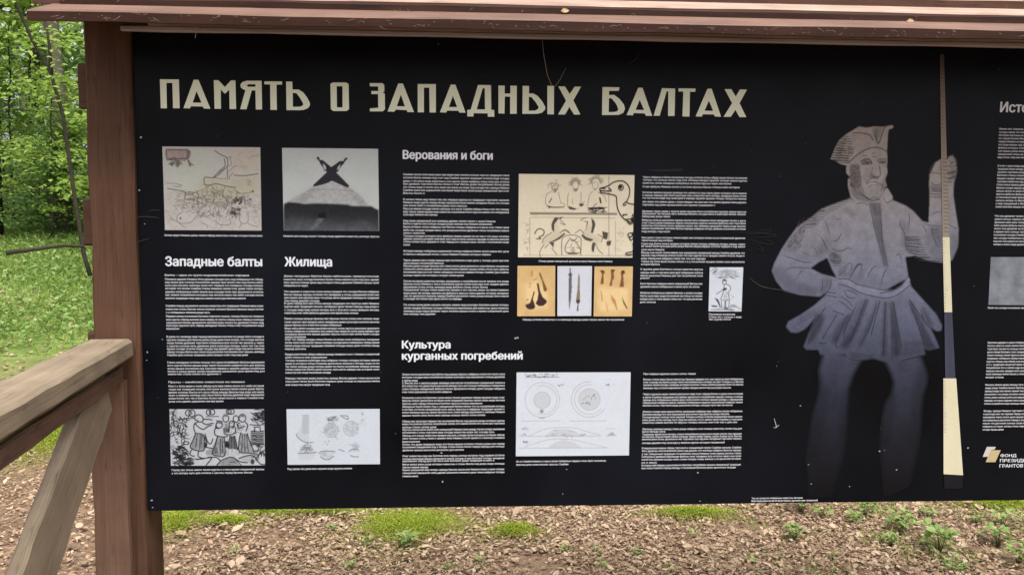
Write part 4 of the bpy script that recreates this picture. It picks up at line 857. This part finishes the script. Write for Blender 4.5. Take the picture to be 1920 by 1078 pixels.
def small_leaf(px, py, Y, s, name, label):
    c = at(px, py, Y); bm = bmesh.new()
    pts = [(-1, .0), (-.4, .55), (.35, .5), (1, .1), (.45, -.35), (-.35, -.45)]
    vs = [bm.verts.new(c+Vector((a*s, -.004-.006*abs(b), b*s))) for a, b in pts]; bm.faces.new(vs)
    r = bmesh.ops.extrude_face_region(bm, geom=bm.faces[:]); bmesh.ops.translate(bm, verts=[v for v in r['geom'] if isinstance(v, bmesh.types.BMVert)], vec=(0, .0015, 0))
    tag(bm_obj(name, bm, DRY, smooth=False), label, 'leaf')
small_leaf(1059, 22, y1+.105, .010, 'dry_leaf', 'tiny pale dry leaf on the roof planks near the middle')
small_leaf(1705, 41, y1+.105, .009, 'dry_leaf', 'yellow dry leaf caught between the roof planks at the right')
deb = []; 
bm = bmesh.new()
for _ in range(150):
    px = random.uniform(70, 1910); k = random.choice((0, 0, 0, 1)); base = 27 if k == 0 else 3
    py = base+random.uniform(-5, 9)+.0206*(px-50); Y = y1-.0035 if k == 0 else y1+.107
    if py < 1: continue
    p = at(px, py, Y); l = random.choice((.002, .003, .004, .005, .009, .018)); an = random.uniform(-.6, .6)
    d = Vector((math.cos(an), 0, math.sin(an)))*l; mdp = p+d*.5+Vector((0, -.002, random.uniform(-.003, .003)))
    tube(bm, [p, mdp, p+d], .00045, .0003, 4)
o = bm_obj('needle_litter', bm, flat('grey needles', (.24, .2, .16, 1), .8)); tag(o, 'dry needles and threads scattered along the roof plank edges', 'needles', kind='stuff')

def gp(px, py):                                # point of the ground seen at (px, py)
    d = CF + CR*((px-960)/FPX) - CU*((py-539)/FPX); t = 1.0
    for _ in range(60):
        p = CAM+d*t; t += (p.z-gz(p.x, p.y))/(-d.z)*.8
    return CAM+d*t

# ------------------------------------------------------------------ leaf clouds
def leaf_mat(name, stops, trans=.45, rough=.55):
    t = NT(name); geo = t.n('ShaderNodeNewGeometry'); rp = t.ramp(stops); t.l(geo.outputs['Random Per Island'], rp.inputs[0])
    t.l(rp.outputs[0], t.b.inputs['Base Color']); t.b.inputs['Roughness'].default_value = rough; t.b.inputs['Specular IOR Level'].default_value = .25
    if trans:
        tr = t.n('ShaderNodeBsdfTranslucent'); t.l(rp.outputs[0], tr.inputs[0]); mx = t.n('ShaderNodeMixShader'); mx.inputs[0].default_value = trans
        t.l(t.b.outputs[0], mx.inputs[1]); t.l(tr.outputs[0], mx.inputs[2]); t.l(mx.outputs[0], t.t.nodes['Material Output'].inputs[0])
    return t.m
def leaves(name, pos, azim, tilt, roll, length, width, mat, parent=None, fold=.25, curl=.0):
    """many folded, pointed leaves as one mesh; arrays of N"""
    N = len(pos); pos = np.asarray(pos, dtype=np.float64)
    ca, sa, ct, st = np.cos(azim), np.sin(azim), np.cos(tilt), np.sin(tilt)
    ax = np.stack([ca*ct, sa*ct, st], -1); sd0 = np.stack([-sa, ca, np.zeros(N)], -1); nn = np.cross(ax, sd0)
    cr_, sr = np.cos(roll)[:, None], np.sin(roll)[:, None]
    sdv = sd0*cr_+nn*sr; nv = nn*cr_-sd0*sr
    L = length[:, None]; W = width[:, None]
    v = np.empty((N, 6, 3))
    v[:, 0] = pos; v[:, 1] = pos+ax*L*.38+sdv*W*.5+nv*W*fold; v[:, 2] = pos+ax*L*.72+sdv*W*.36+nv*(W*fold*.7+L*curl)
    v[:, 3] = pos+ax*L+nv*L*curl*1.6; v[:, 4] = pos+ax*L*.72-sdv*W*.36+nv*(W*fold*.7+L*curl); v[:, 5] = pos+ax*L*.38-sdv*W*.5+nv*W*fold
    idx = np.arange(N)[:, None]*6
    quads = np.concatenate([idx+np.array([[0, 1, 2, 3]]), idx+np.array([[0, 3, 4, 5]])], 1).reshape(-1)
    me = bpy.data.meshes.new(name); me.vertices.add(N*6); me.vertices.foreach_set('co', v.reshape(-1).astype(np.float32))
    me.loops.add(N*8); me.loops.foreach_set('vertex_index', quads.astype(np.int32))
    me.polygons.add(N*2); me.polygons.foreach_set('loop_start', np.arange(0, N*8, 4, dtype=np.int32)); me.polygons.foreach_set('loop_total', np.full(N*2, 4, dtype=np.int32))
    me.update(calc_edges=True); me.validate(); me.materials.append(mat)
    return link(name, me, parent)
U = lambda a, b, n: rng.uniform(a, b, n)

LITTER = leaf_mat('dead leaves', [(0, (.16, .102, .062, 1)), (.25, (.27, .178, .114, 1)), (.6, (.37, .26, .17, 1)), (.9, (.47, .345, .235, 1)), (.994, (.46, .36, .265, 1)), (1, (.5, .36, .07, 1))], .12, .7)
def litter(n, x0, x1, y0, y1, smin, smax):
    x, y = U(x0, x1, n), U(y0, y1, n); p = np.stack([x, y, ground_z(x, y)+U(.002, .03, n)], -1)
    return p, U(0, 6.28, n), rng.normal(0, .2, n), rng.normal(0, .24, n), U(smin, smax, n)
P = [litter(70000, -1.3, 4.3, 1.15, 3.0, .010, .030), litter(70000, -3.0, 4.6, 1.0, 4.2, .009, .030), litter(8000, -3.2, 5.0, .8, 4.4, .03, .052), litter(900, -2.5, 4.6, .8, 4.0, .05, .075), litter(16000, -7, 6, 3.8, 9, .02, .065), litter(5000, -4, 3, -4, .5, .03, .07)]
pp, az, ti, ro, ln = [np.concatenate(q) for q in zip(*P)]
cl = np.sin(pp[:, 0]*5.1+pp[:, 1]*2.2)+np.sin(pp[:, 1]*7.3-pp[:, 0]*2.9+1)+np.sin(pp[:, 0]*13+pp[:, 1]*9)*.6+rng.normal(0, .6, len(ln))   # drifts and bare soil
kp = cl > -1.6; pp, az, ti, ro, ln = pp[kp], az[kp], ti[kp], ro[kp], ln[kp]
# needles and shredded bark are narrow, leaves are broad
wd = ln*np.where(rng.random(len(ln)) < .55, U(.12, .3, len(ln)), U(.45, .75, len(ln)))
o = leaves('leaf_litter', pp, az, ti, ro, ln, wd, LITTER, fold=.2, curl=.08); tag(o, 'brown fallen leaves covering the forest floor', 'leaf litter', kind='stuff')
# twigs
bm = bmesh.new()
for _ in range(800):
    x, y = random.uniform(-3.4, 5), random.uniform(.4, 5.5); l = random.uniform(.06, .28); a_ = random.uniform(0, 6.28)
    pts = [Vector((x, y, 0))]; 
    for k in range(3): a_ += random.gauss(0, .25); pts.append(pts[-1]+Vector((math.cos(a_)*l/3, math.sin(a_)*l/3, 0)))
    for p in pts: p.z = gz(p.x, p.y)+random.uniform(.012, .035)
    tube(bm, pts, random.uniform(.0015, .004), .001, 5)
o = bm_obj('twigs', bm, wood('twig wood', (.08, .05, .03, 1), (.2, .14, .09, 1), (.34, .26, .19, 1), .8)); tag(o, 'thin brown twigs lying among the fallen leaves', 'twigs', kind='stuff')

# grass and low herbs of the clearing, to the left and behind
GRASS = leaf_mat('grass blades', [(0, (.14, .22, .045, 1)), (.5, (.24, .35, .07, 1)), (.85, (.34, .43, .12, 1)), (1, (.42, .40, .18, 1))], .4)
HERB = leaf_mat('herb leaves', [(0, (.12, .21, .055, 1)), (.5, (.20, .31, .08, 1)), (1, (.30, .41, .15, 1))], .4)
n = 70000
u = rng.random(n); yy = 3.6+u**1.5*26; xx = np.where(rng.random(n) < .7, -(.545+U(-.14, .24, n))*(yy+2), U(-1.1, 1.1, n)*(yy+2))
den = (np.sin(xx*1.1+yy*.6)+np.sin(yy*1.7-xx*.5)+np.sin(xx*2.3+1.1)*.6)/2.6
keep = (den+ (yy-4.6)*.22 + rng.normal(0, .35, n)) > .35
xx, yy = xx[keep], yy[keep]; n = len(xx); far = np.clip((yy-4)/14, 0, 1)
pg = np.stack([xx, yy, ground_z(xx, yy)], -1)
blade = rng.random(n) < .55
ln = np.where(blade, U(.06, .17, n), U(.03, .07, n))*(1+far*.9); wd = np.where(blade, .006, U(.02, .045, n))*(1+far*1.4)
pg[:, 2] += np.where(blade, 0, U(.02, .12, n))
ti = np.where(blade, U(.5, 1.4, n), rng.normal(0, .35, n))
o = leaves('grass', pg[blade], U(0, 6.28, n)[blade], ti[blade], rng.normal(0, .3, n)[blade], ln[blade], wd[blade], GRASS, fold=.1, curl=-.12); tag(o, 'bright green grass of the forest clearing', 'grass', kind='stuff')
hb = ~blade
o = leaves('herb_layer', pg[hb], U(0, 6.28, n)[hb], ti[hb], rng.normal(0, .4, n)[hb], ln[hb], wd[hb], HERB, fold=.15); tag(o, 'low green herbs growing through the grass', 'ground cover', kind='stuff')

# thin grass scattered through the litter at the right
n = 2600; qx = 1480+rng.normal(250, 150, n); qy = U(945, 1120, n); pts_ = np.array([list(gp(a_, b_)) for a_, b_ in zip(qx, qy)])
cl = np.sin(pts_[:, 0]*9+1)+np.sin(pts_[:, 1]*11+pts_[:, 0]*4); k_ = cl+rng.normal(0, .5, n) > .5; pts_ = pts_[k_]; n = len(pts_)
o = leaves('thin_grass', pts_, U(0, 6.28, n), U(.2, 1.3, n), rng.normal(0, .3, n), U(.03, .09, n), U(.003, .008, n), GRASS, fold=.1, curl=-.1); tag(o, 'thin green grass in the leaf litter below the spearman', 'grass', kind='stuff')

# moss cushions
MOSS = leaf_mat('moss', [(0, (.14, .20, .012, 1)), (.5, (.24, .31, .025, 1)), (1, (.36, .38, .06, 1))], .3, .8)
mosses = [(333, 983, .12, .15, 'moss patch just right of the left post below the panel'), (425, 985, .13, .07, 'sparse moss strip beside the left moss patch'), (500, 968, .10, .06, 'tiny moss tuft under the woodcut picture'), (768, 992, .27, .21, 'largest moss cushion below the middle of the panel'), (600, 966, .24, .06, 'pale flat moss under the pottery drawings'), (965, 1003, .12, .09, 'small yellow moss cushion right of the largest one'), (1300, 970, .22, .08, 'long grassy moss clump below the right text column'), (1890, 950, .25, .12, 'moss at the far right below the panel edge'),
          (105, 815, .32, .5, 'bright moss behind the handrail brace')]
for (px, py, rx, ry, lab) in mosses:
    rx *= 1.2; ry *= 1.25; c = gp(px, py); n = int(20000*rx*ry/.02*.25)+400
    a_ = U(0, 6.28, n); r_ = np.abs(rng.normal(0, .62, n))*(1+.25*np.sin(3*a_+px)+.18*np.sin(5*a_+2*px)); x = c.x+rx*r_*np.cos(a_); y = c.y+ry*r_*np.sin(a_)
    z = ground_z(x, y)+.022*np.clip(1-r_**2, 0, 1)+U(.014, .026, n); loc = np.array([c.x, c.y, gz(c.x, c.y)])
    th = empty('moss_cushion', loc.tolist()); bpy.data.objects.remove(th)
    o = leaves('moss_cushion', np.stack([x, y, z], -1)-loc, U(0, 6.28, n), U(-.1, .9, n), rng.normal(0, .5, n), U(.006, .014, n), U(.002, .005, n), MOSS, fold=.2)
    o.location = loc.tolist(); tag(o, lab, 'moss', 'moss cushions on the forest floor')

# small woodland plants
PLANT = leaf_mat('young leaves', [(0, (.16, .25, .07, 1)), (.5, (.25, .35, .10, 1)), (1, (.36, .44, .17, 1))], .4)
STEM = flat('green stem', (.08, .12, .03, 1), .7)
def plant(px, py, s, lab, n=9, flat_=.25):
    c = gp(px, py); root = empty('woodland_plant', c); tag(root, lab, 'plant', 'small plants in the leaf litter')
    bm = bmesh.new(); pos = []; az = []; ti = []
    for k in range(n):
        a_ = 6.28*k/n+random.uniform(-.4, .4); h = s*random.uniform(.5, 1.0); r_ = s*random.uniform(.15, .5)
        tip = Vector((r_*math.cos(a_), r_*math.sin(a_), h)); tube(bm, [(0, 0, -.01), tip*.5+Vector((0, 0, h*.15)), tip], .0016, .0008, 4)
        for q in range(3): pos.append(tip); az.append(a_+(q-1)*1.1); ti.append(random.gauss(flat_*.2, .3))
    bm_obj('stem', bm, STEM, root); m_ = len(pos); ln = U(.2, .38, m_)*s+.008
    leaves('foliage', [tuple(p) for p in pos], np.array(az), np.array(ti), rng.normal(0, .3, m_), ln, ln*U(.5, .7, m_), PLANT, root, .15)
for i, (px, py, s, lab) in enumerate([
    (765, 1030, .10, 'leafy plant in front of the largest moss cushion'), (690, 1025, .07, 'small dull green plant left of the leafy plant'), (440, 1040, .07, 'low plant in the litter under the pottery drawings'), (620, 1000, .06, 'tiny plant beside a curved twig'),
    (660, 1070, .07, 'pale seedling at the bottom edge under the third column'), (840, 1072, .06, 'seedling at the bottom edge below the largest moss'), (900, 1062, .07, 'pale green seedling right of the bottom edge seedlings'), (1500, 965, .16, 'broad fern-like plant under the spearman'), (1540, 975, .12, 'dull green leafy plant right of the fern-like plant'),
    (1490, 1015, .10, 'bushy light green plant in front of the fern-like plant'), (1600, 985, .11, 'grey green plant between the two tall clumps'), (1620, 970, .14, 'upright narrow plant under the spear'), (1690, 1000, .15, 'tall tangled plant right of the spear foot'), (1760, 1040, .16, 'large light green plant near the lower right'), (1670, 1025, .08, 'small seedling left of the large light green plant'),
    (1870, 1025, .13, 'flat round leaved plant at the right edge'), (1830, 985, .08, 'pale sprig close to the right edge moss'), (1880, 990, .14, 'yellow green plant under the panel at the far right'), (1195, 1045, .07, 'pair of seedlings below the plan drawing'), (1130, 1070, .06, 'bright seedling at the bottom edge below the plan'), (1120, 1040, .05, 'tiny sprout above the bright seedling'), (1300, 1010, .05, 'tiny sprout below the long moss clump'),
    (1255, 1074, .05, 'sprout at the bottom edge under the text column'), (1060, 1035, .06, 'dark little plant right of the yellow moss'), (1410, 1060, .06, 'lone seedling on bare litter left of the bushy plant'), (1790, 1074, .12, 'plant cut by the bottom edge under the emblem'), (1910, 1060, .13, 'plant cut by the lower right corner'), (1560, 1050, .06, 'small seedling in the litter below the spearman'), (1740, 975, .10, 'wispy plant behind the tangled plant')]):
    plant(px, py, s*random.uniform(.55, .85), lab, random.choice((4, 5, 6)) if s < .08 else random.choice((8, 10, 13, 15)), random.uniform(-1, 2.5))

# ------------------------------------------------------------------ forest
BARK = wood('grey bark', (.05, .045, .035, 1), (.13, .115, .09, 1), (.22, .20, .165, 1), .9, (.09, .11, .05, 1), .35)
BARKD = wood('dark bark', (.018, .016, .012, 1), (.04, .035, .026, 1), (.075, .062, .046, 1), .9)
CROWN_L = leaf_mat('yellow green leaves', [(0, (.15, .25, .045, 1)), (.5, (.27, .40, .075, 1)), (1, (.42, .53, .13, 1))], .55)
CROWN_M = leaf_mat('mid green leaves', [(0, (.07, .14, .04, 1)), (.5, (.15, .26, .075, 1)), (1, (.26, .37, .13, 1))], .55)
CROWN_D = leaf_mat('deep green leaves', [(0, (.018, .05, .012, 1)), (.5, (.035, .085, .02, 1)), (1, (.065, .12, .035, 1))], .4)
def tree_mesh(h, spread, nb, nl, leaf, trunk_r, bend, mat_l, mat_t, low=.18):
    """prototype: trunk with limbs, and layered sprays of leaves along the limbs"""
    bm = bmesh.new(); tp = [Vector((bend[0]*(i/7)**1.3*h+random.gauss(0, .02*h*.2), bend[1]*(i/7)**1.3*h+random.gauss(0, .02*h*.2), h*i/7-.2)) for i in range(8)]
    tube(bm, tp, trunk_r, trunk_r*.18, 9); pos = []; 
    for b_ in range(nb):
        u = low+(1-low)*(b_+random.random())/nb; i = min(int(u*7), 6); p = tp[i].lerp(tp[i+1], u*7-i); a_ = random.uniform(0, 6.28)
        L = spread*(1.05-.75*u)*random.uniform(.6, 1.15); pts = [p]; el = random.uniform(.0, .55)
        for k in range(4): a_ += random.gauss(0, .25); el -= .12; pts.append(pts[-1]+Vector((math.cos(a_)*math.cos(el), math.sin(a_)*math.cos(el), math.sin(el)))*L/4)
        tube(bm, pts, trunk_r*.28*(1.1-u*.6), trunk_r*.04, 5)
        m_ = nl//nb
        for q in range(m_):
            t = random.random()**.7*3.999; k = int(t); c = pts[k].lerp(pts[k+1], t-k); s = .12+.1*L*(.4+.6*t/4)
            pos.append((c.x+random.gauss(0, s), c.y+random.gauss(0, s), c.z+random.gauss(0, s*.28)+.02))
    n = len(pos); tr = bm_obj('trunk', bm, mat_t); ln = U(.7, 1.3, n)*leaf
    cr = leaves('crown', pos, U(0, 6.28, n), rng.normal(-.1, .35, n), rng.normal(0, .4, n), ln, ln*U(.5, .68, n), mat_l, None, .12, -.05)
    res = tr.data, cr.data
    bpy.data.objects.remove(tr); bpy.data.objects.remove(cr); return res
def place(proto, name, label, cat, group, x, y, s=1.0, rz=0, zoff=-.05):
    r = empty(name, (x, y, gz(x, y)+zoff)); r.rotation_euler.z = rz; r.scale = (s, s, s); tag(r, label, cat, group)
    for nm, me in zip(('trunk', 'crown'), proto):
        if me: link(nm, me, r)
    return r
def polar(px, D):                              # ground position seen at photo column px, D metres ahead
    d = CF + CR*((px-960)/FPX); return CAM.x+d.x/d.y*D, CAM.y+D
under = [tree_mesh(5.2, 2.4, 24, 4000, .10, .05, (.05, .03), CROWN_L, BARKD), tree_mesh(4.2, 2.0, 22, 3600, .10, .04, (-.04, .05), CROWN_M, BARKD), tree_mesh(6.5, 2.6, 26, 4200, .10, .06, (.03, -.04), CROWN_L, BARKD), tree_mesh(2.4, 1.4, 20, 2600, .09, .02, (.06, .0), CROWN_M, BARKD, .05)]
tall = [tree_mesh(17, 4.2, 36, 4200, .17, .17, (.01, .012), CROWN_M, BARK, .42), tree_mesh(19, 4.0, 36, 4200, .18, .21, (-.012, .008), CROWN_D, BARKD, .38), tree_mesh(15, 4.5, 34, 4200, .17, .14, (.02, -.01), CROWN_L, BARK, .45)]
UG = 'leafy understory trees behind the stand'; TG = 'tall trunks of the wood behind the stand'
seen_under = [(0, 30, 19.5, 1.0, 1.2, 'leafy young tree with yellow green leaves at the left edge of the view'), (2, 100, 15.8, .52, 2.2, 'mid green layered tree behind the left post'), (1, -110, 16, .9, 4.0, 'bushy tree just beyond the left edge of the view'), (0, 190, 15, 1.05, 5.0, 'yellow green tree hidden mostly behind the left post'), (3, 75, 17.5, .8, .6, 'low yellow green shrub on the edge of the clearing'), (3, 120, 19, 1.1, 3.2, 'low shrub under the leaning stem'), (1, 20, 21, 1.15, 2.6, 'mid green tree beside the dark trunk'), (3, 112, 16.4, .95, 1.9, 'leafy shrub in front of the grey trunk'), (3, 150, 17.0, 1.15, 5.1, 'shrub between the grey trunk and the left post'), (2, 70, 25, 1.25, .2, 'far layered tree at the end of the clearing'), (3, 45, 22.5, 1.0, 4.4, 'shrub just right of the dark trunk')]
for k, px, D, s, rz, lab in seen_under:
    x, y = polar(px, D); place(under[k], 'understory_tree', lab, 'tree', UG, x, y, s, rz)
for i, (px, D) in enumerate([(330, 14), (480, 19), (640, 12), (800, 17), (960, 21), (1120, 13), (1300, 18), (1480, 14), (1650, 20), (1850, 13), (2100, 16), (-250, 14), (-420, 19)]):
    x, y = polar(px, D); place(under[i % 4], 'understory_tree', 'leafy understory tree standing behind the black panel', 'tree', UG, x, y, .9+.1*(i % 4), i*1.3)
for i, (k, px, D, s, lab) in enumerate([(0, 124, 16.9, 1.05, 'pale grey straight trunk beside the left post'), (1, -4, 16, 1.0, 'thick dark trunk at the left edge of the view'), (2, 60, 31, 1.0, 'slim far trunk between the dark trunk and the grey trunk'), (1, 95, 36, 1.0, 'far dark trunk behind the slim trunk')]):
    x, y = polar(px, D); place(tall[k], 'forest_tree', lab, 'tree', TG, x, y, s, i*2.1)
for i, (px, D) in enumerate([(260, 24), (420, 30), (560, 20), (700, 28), (860, 34), (1010, 23), (1180, 29), (1360, 21), (1540, 31), (1720, 24), (1900, 29), (2150, 22), (2400, 30), (-150, 27), (-330, 22), (-520, 30)]):
    x, y = polar(px, D); place(tall[i % 3], 'forest_tree', 'tall forest tree standing behind the black panel', 'tree', TG, x, y, .9+.08*(i % 4), i*1.7)
# leaning thin stem
pts = [at(22, -60, 9.2), at(30, 8, 9.2), at(60, 75, 9.3), at(96, 140, 9.4), at(118, 215, 9.5), at(130, 300, 9.5), at(143, 390, 9.5), at(158, 480, 9.5)]
bt = at(178, 560, 9.5); pts.append(Vector((bt.x, 9.5, gz(bt.x, 9.5)-.1)))
root = empty('leaning_sapling', (pts[-1].x, pts[-1].y, pts[-1].z)); tag(root, 'thin dark leaning stem crossing the foliage left of the post', 'tree')
bm = bmesh.new(); tube(bm, [p-Vector(root.location) for p in pts[::-1]], .032, .018, 8); bm_obj('trunk', bm, BARKD, root)
bm = bmesh.new(); s0 = pts[3]-Vector(root.location); tube(bm, [s0, s0+Vector((-.03, .05, .35)), s0+Vector((-.1, .1, .8))], .03, .012, 6); bm_obj('branch', bm, BARKD, root)
n = 320; q = rng.integers(0, 4, n); ps = np.array([list(pts[i]-Vector(root.location)) for i in range(5)])
w_ = rng.random((n, 1)); pos = ps[q]*(1-w_)+ps[q+1]*w_+rng.normal(0, .45, (n, 3))*[1, 1, .5]
leaves('crown', pos, U(0, 6.28, n), rng.normal(-.1, .35, n), rng.normal(0, .4, n), U(.07, .11, n), U(.04, .06, n), CROWN_L, root)
# fallen branch on the grass
pa, pb = gp(12, 486), gp(158, 478); root = None
bm = bmesh.new(); tube(bm, [pa+Vector((0, 0, .05)), pa.lerp(pb, .35)+Vector((0, 0, .07)), pa.lerp(pb, .7)+Vector((0, .05, .09)), pb+Vector((0, 0, .07))], .02, .012, 7)
tag(bm_obj('fallen_branch', bm, BARKD), 'thin fallen branch lying across the grass at the left', 'branch')
# far wood: one mass of foliage beyond the clearing
n = 80000
ang = U(-1.25, 1.25, n); rr = U(38, 62, n); h = rng.random(n)**.8*17
clump = np.sin(ang*31+h*.5)+np.sin(ang*17-h*.9+rr*.2)+np.sin(h*1.1+rr*.35)
kp = (clump+rng.normal(0, .8, n) > -.9); ang, rr, h = ang[kp], rr[kp], h[kp]; n = len(ang)
x = rr*np.sin(ang); y = rr*np.cos(ang)-2
o = leaves('far_wood', np.stack([x, y, ground_z(x, y)+h], -1), U(0, 6.28, n), rng.normal(-.1, .5, n), rng.normal(0, .5, n), U(.45, .9, n), U(.3, .55, n), CROWN_M)
tag(o, 'mass of green forest beyond the clearing', 'forest', kind='stuff')
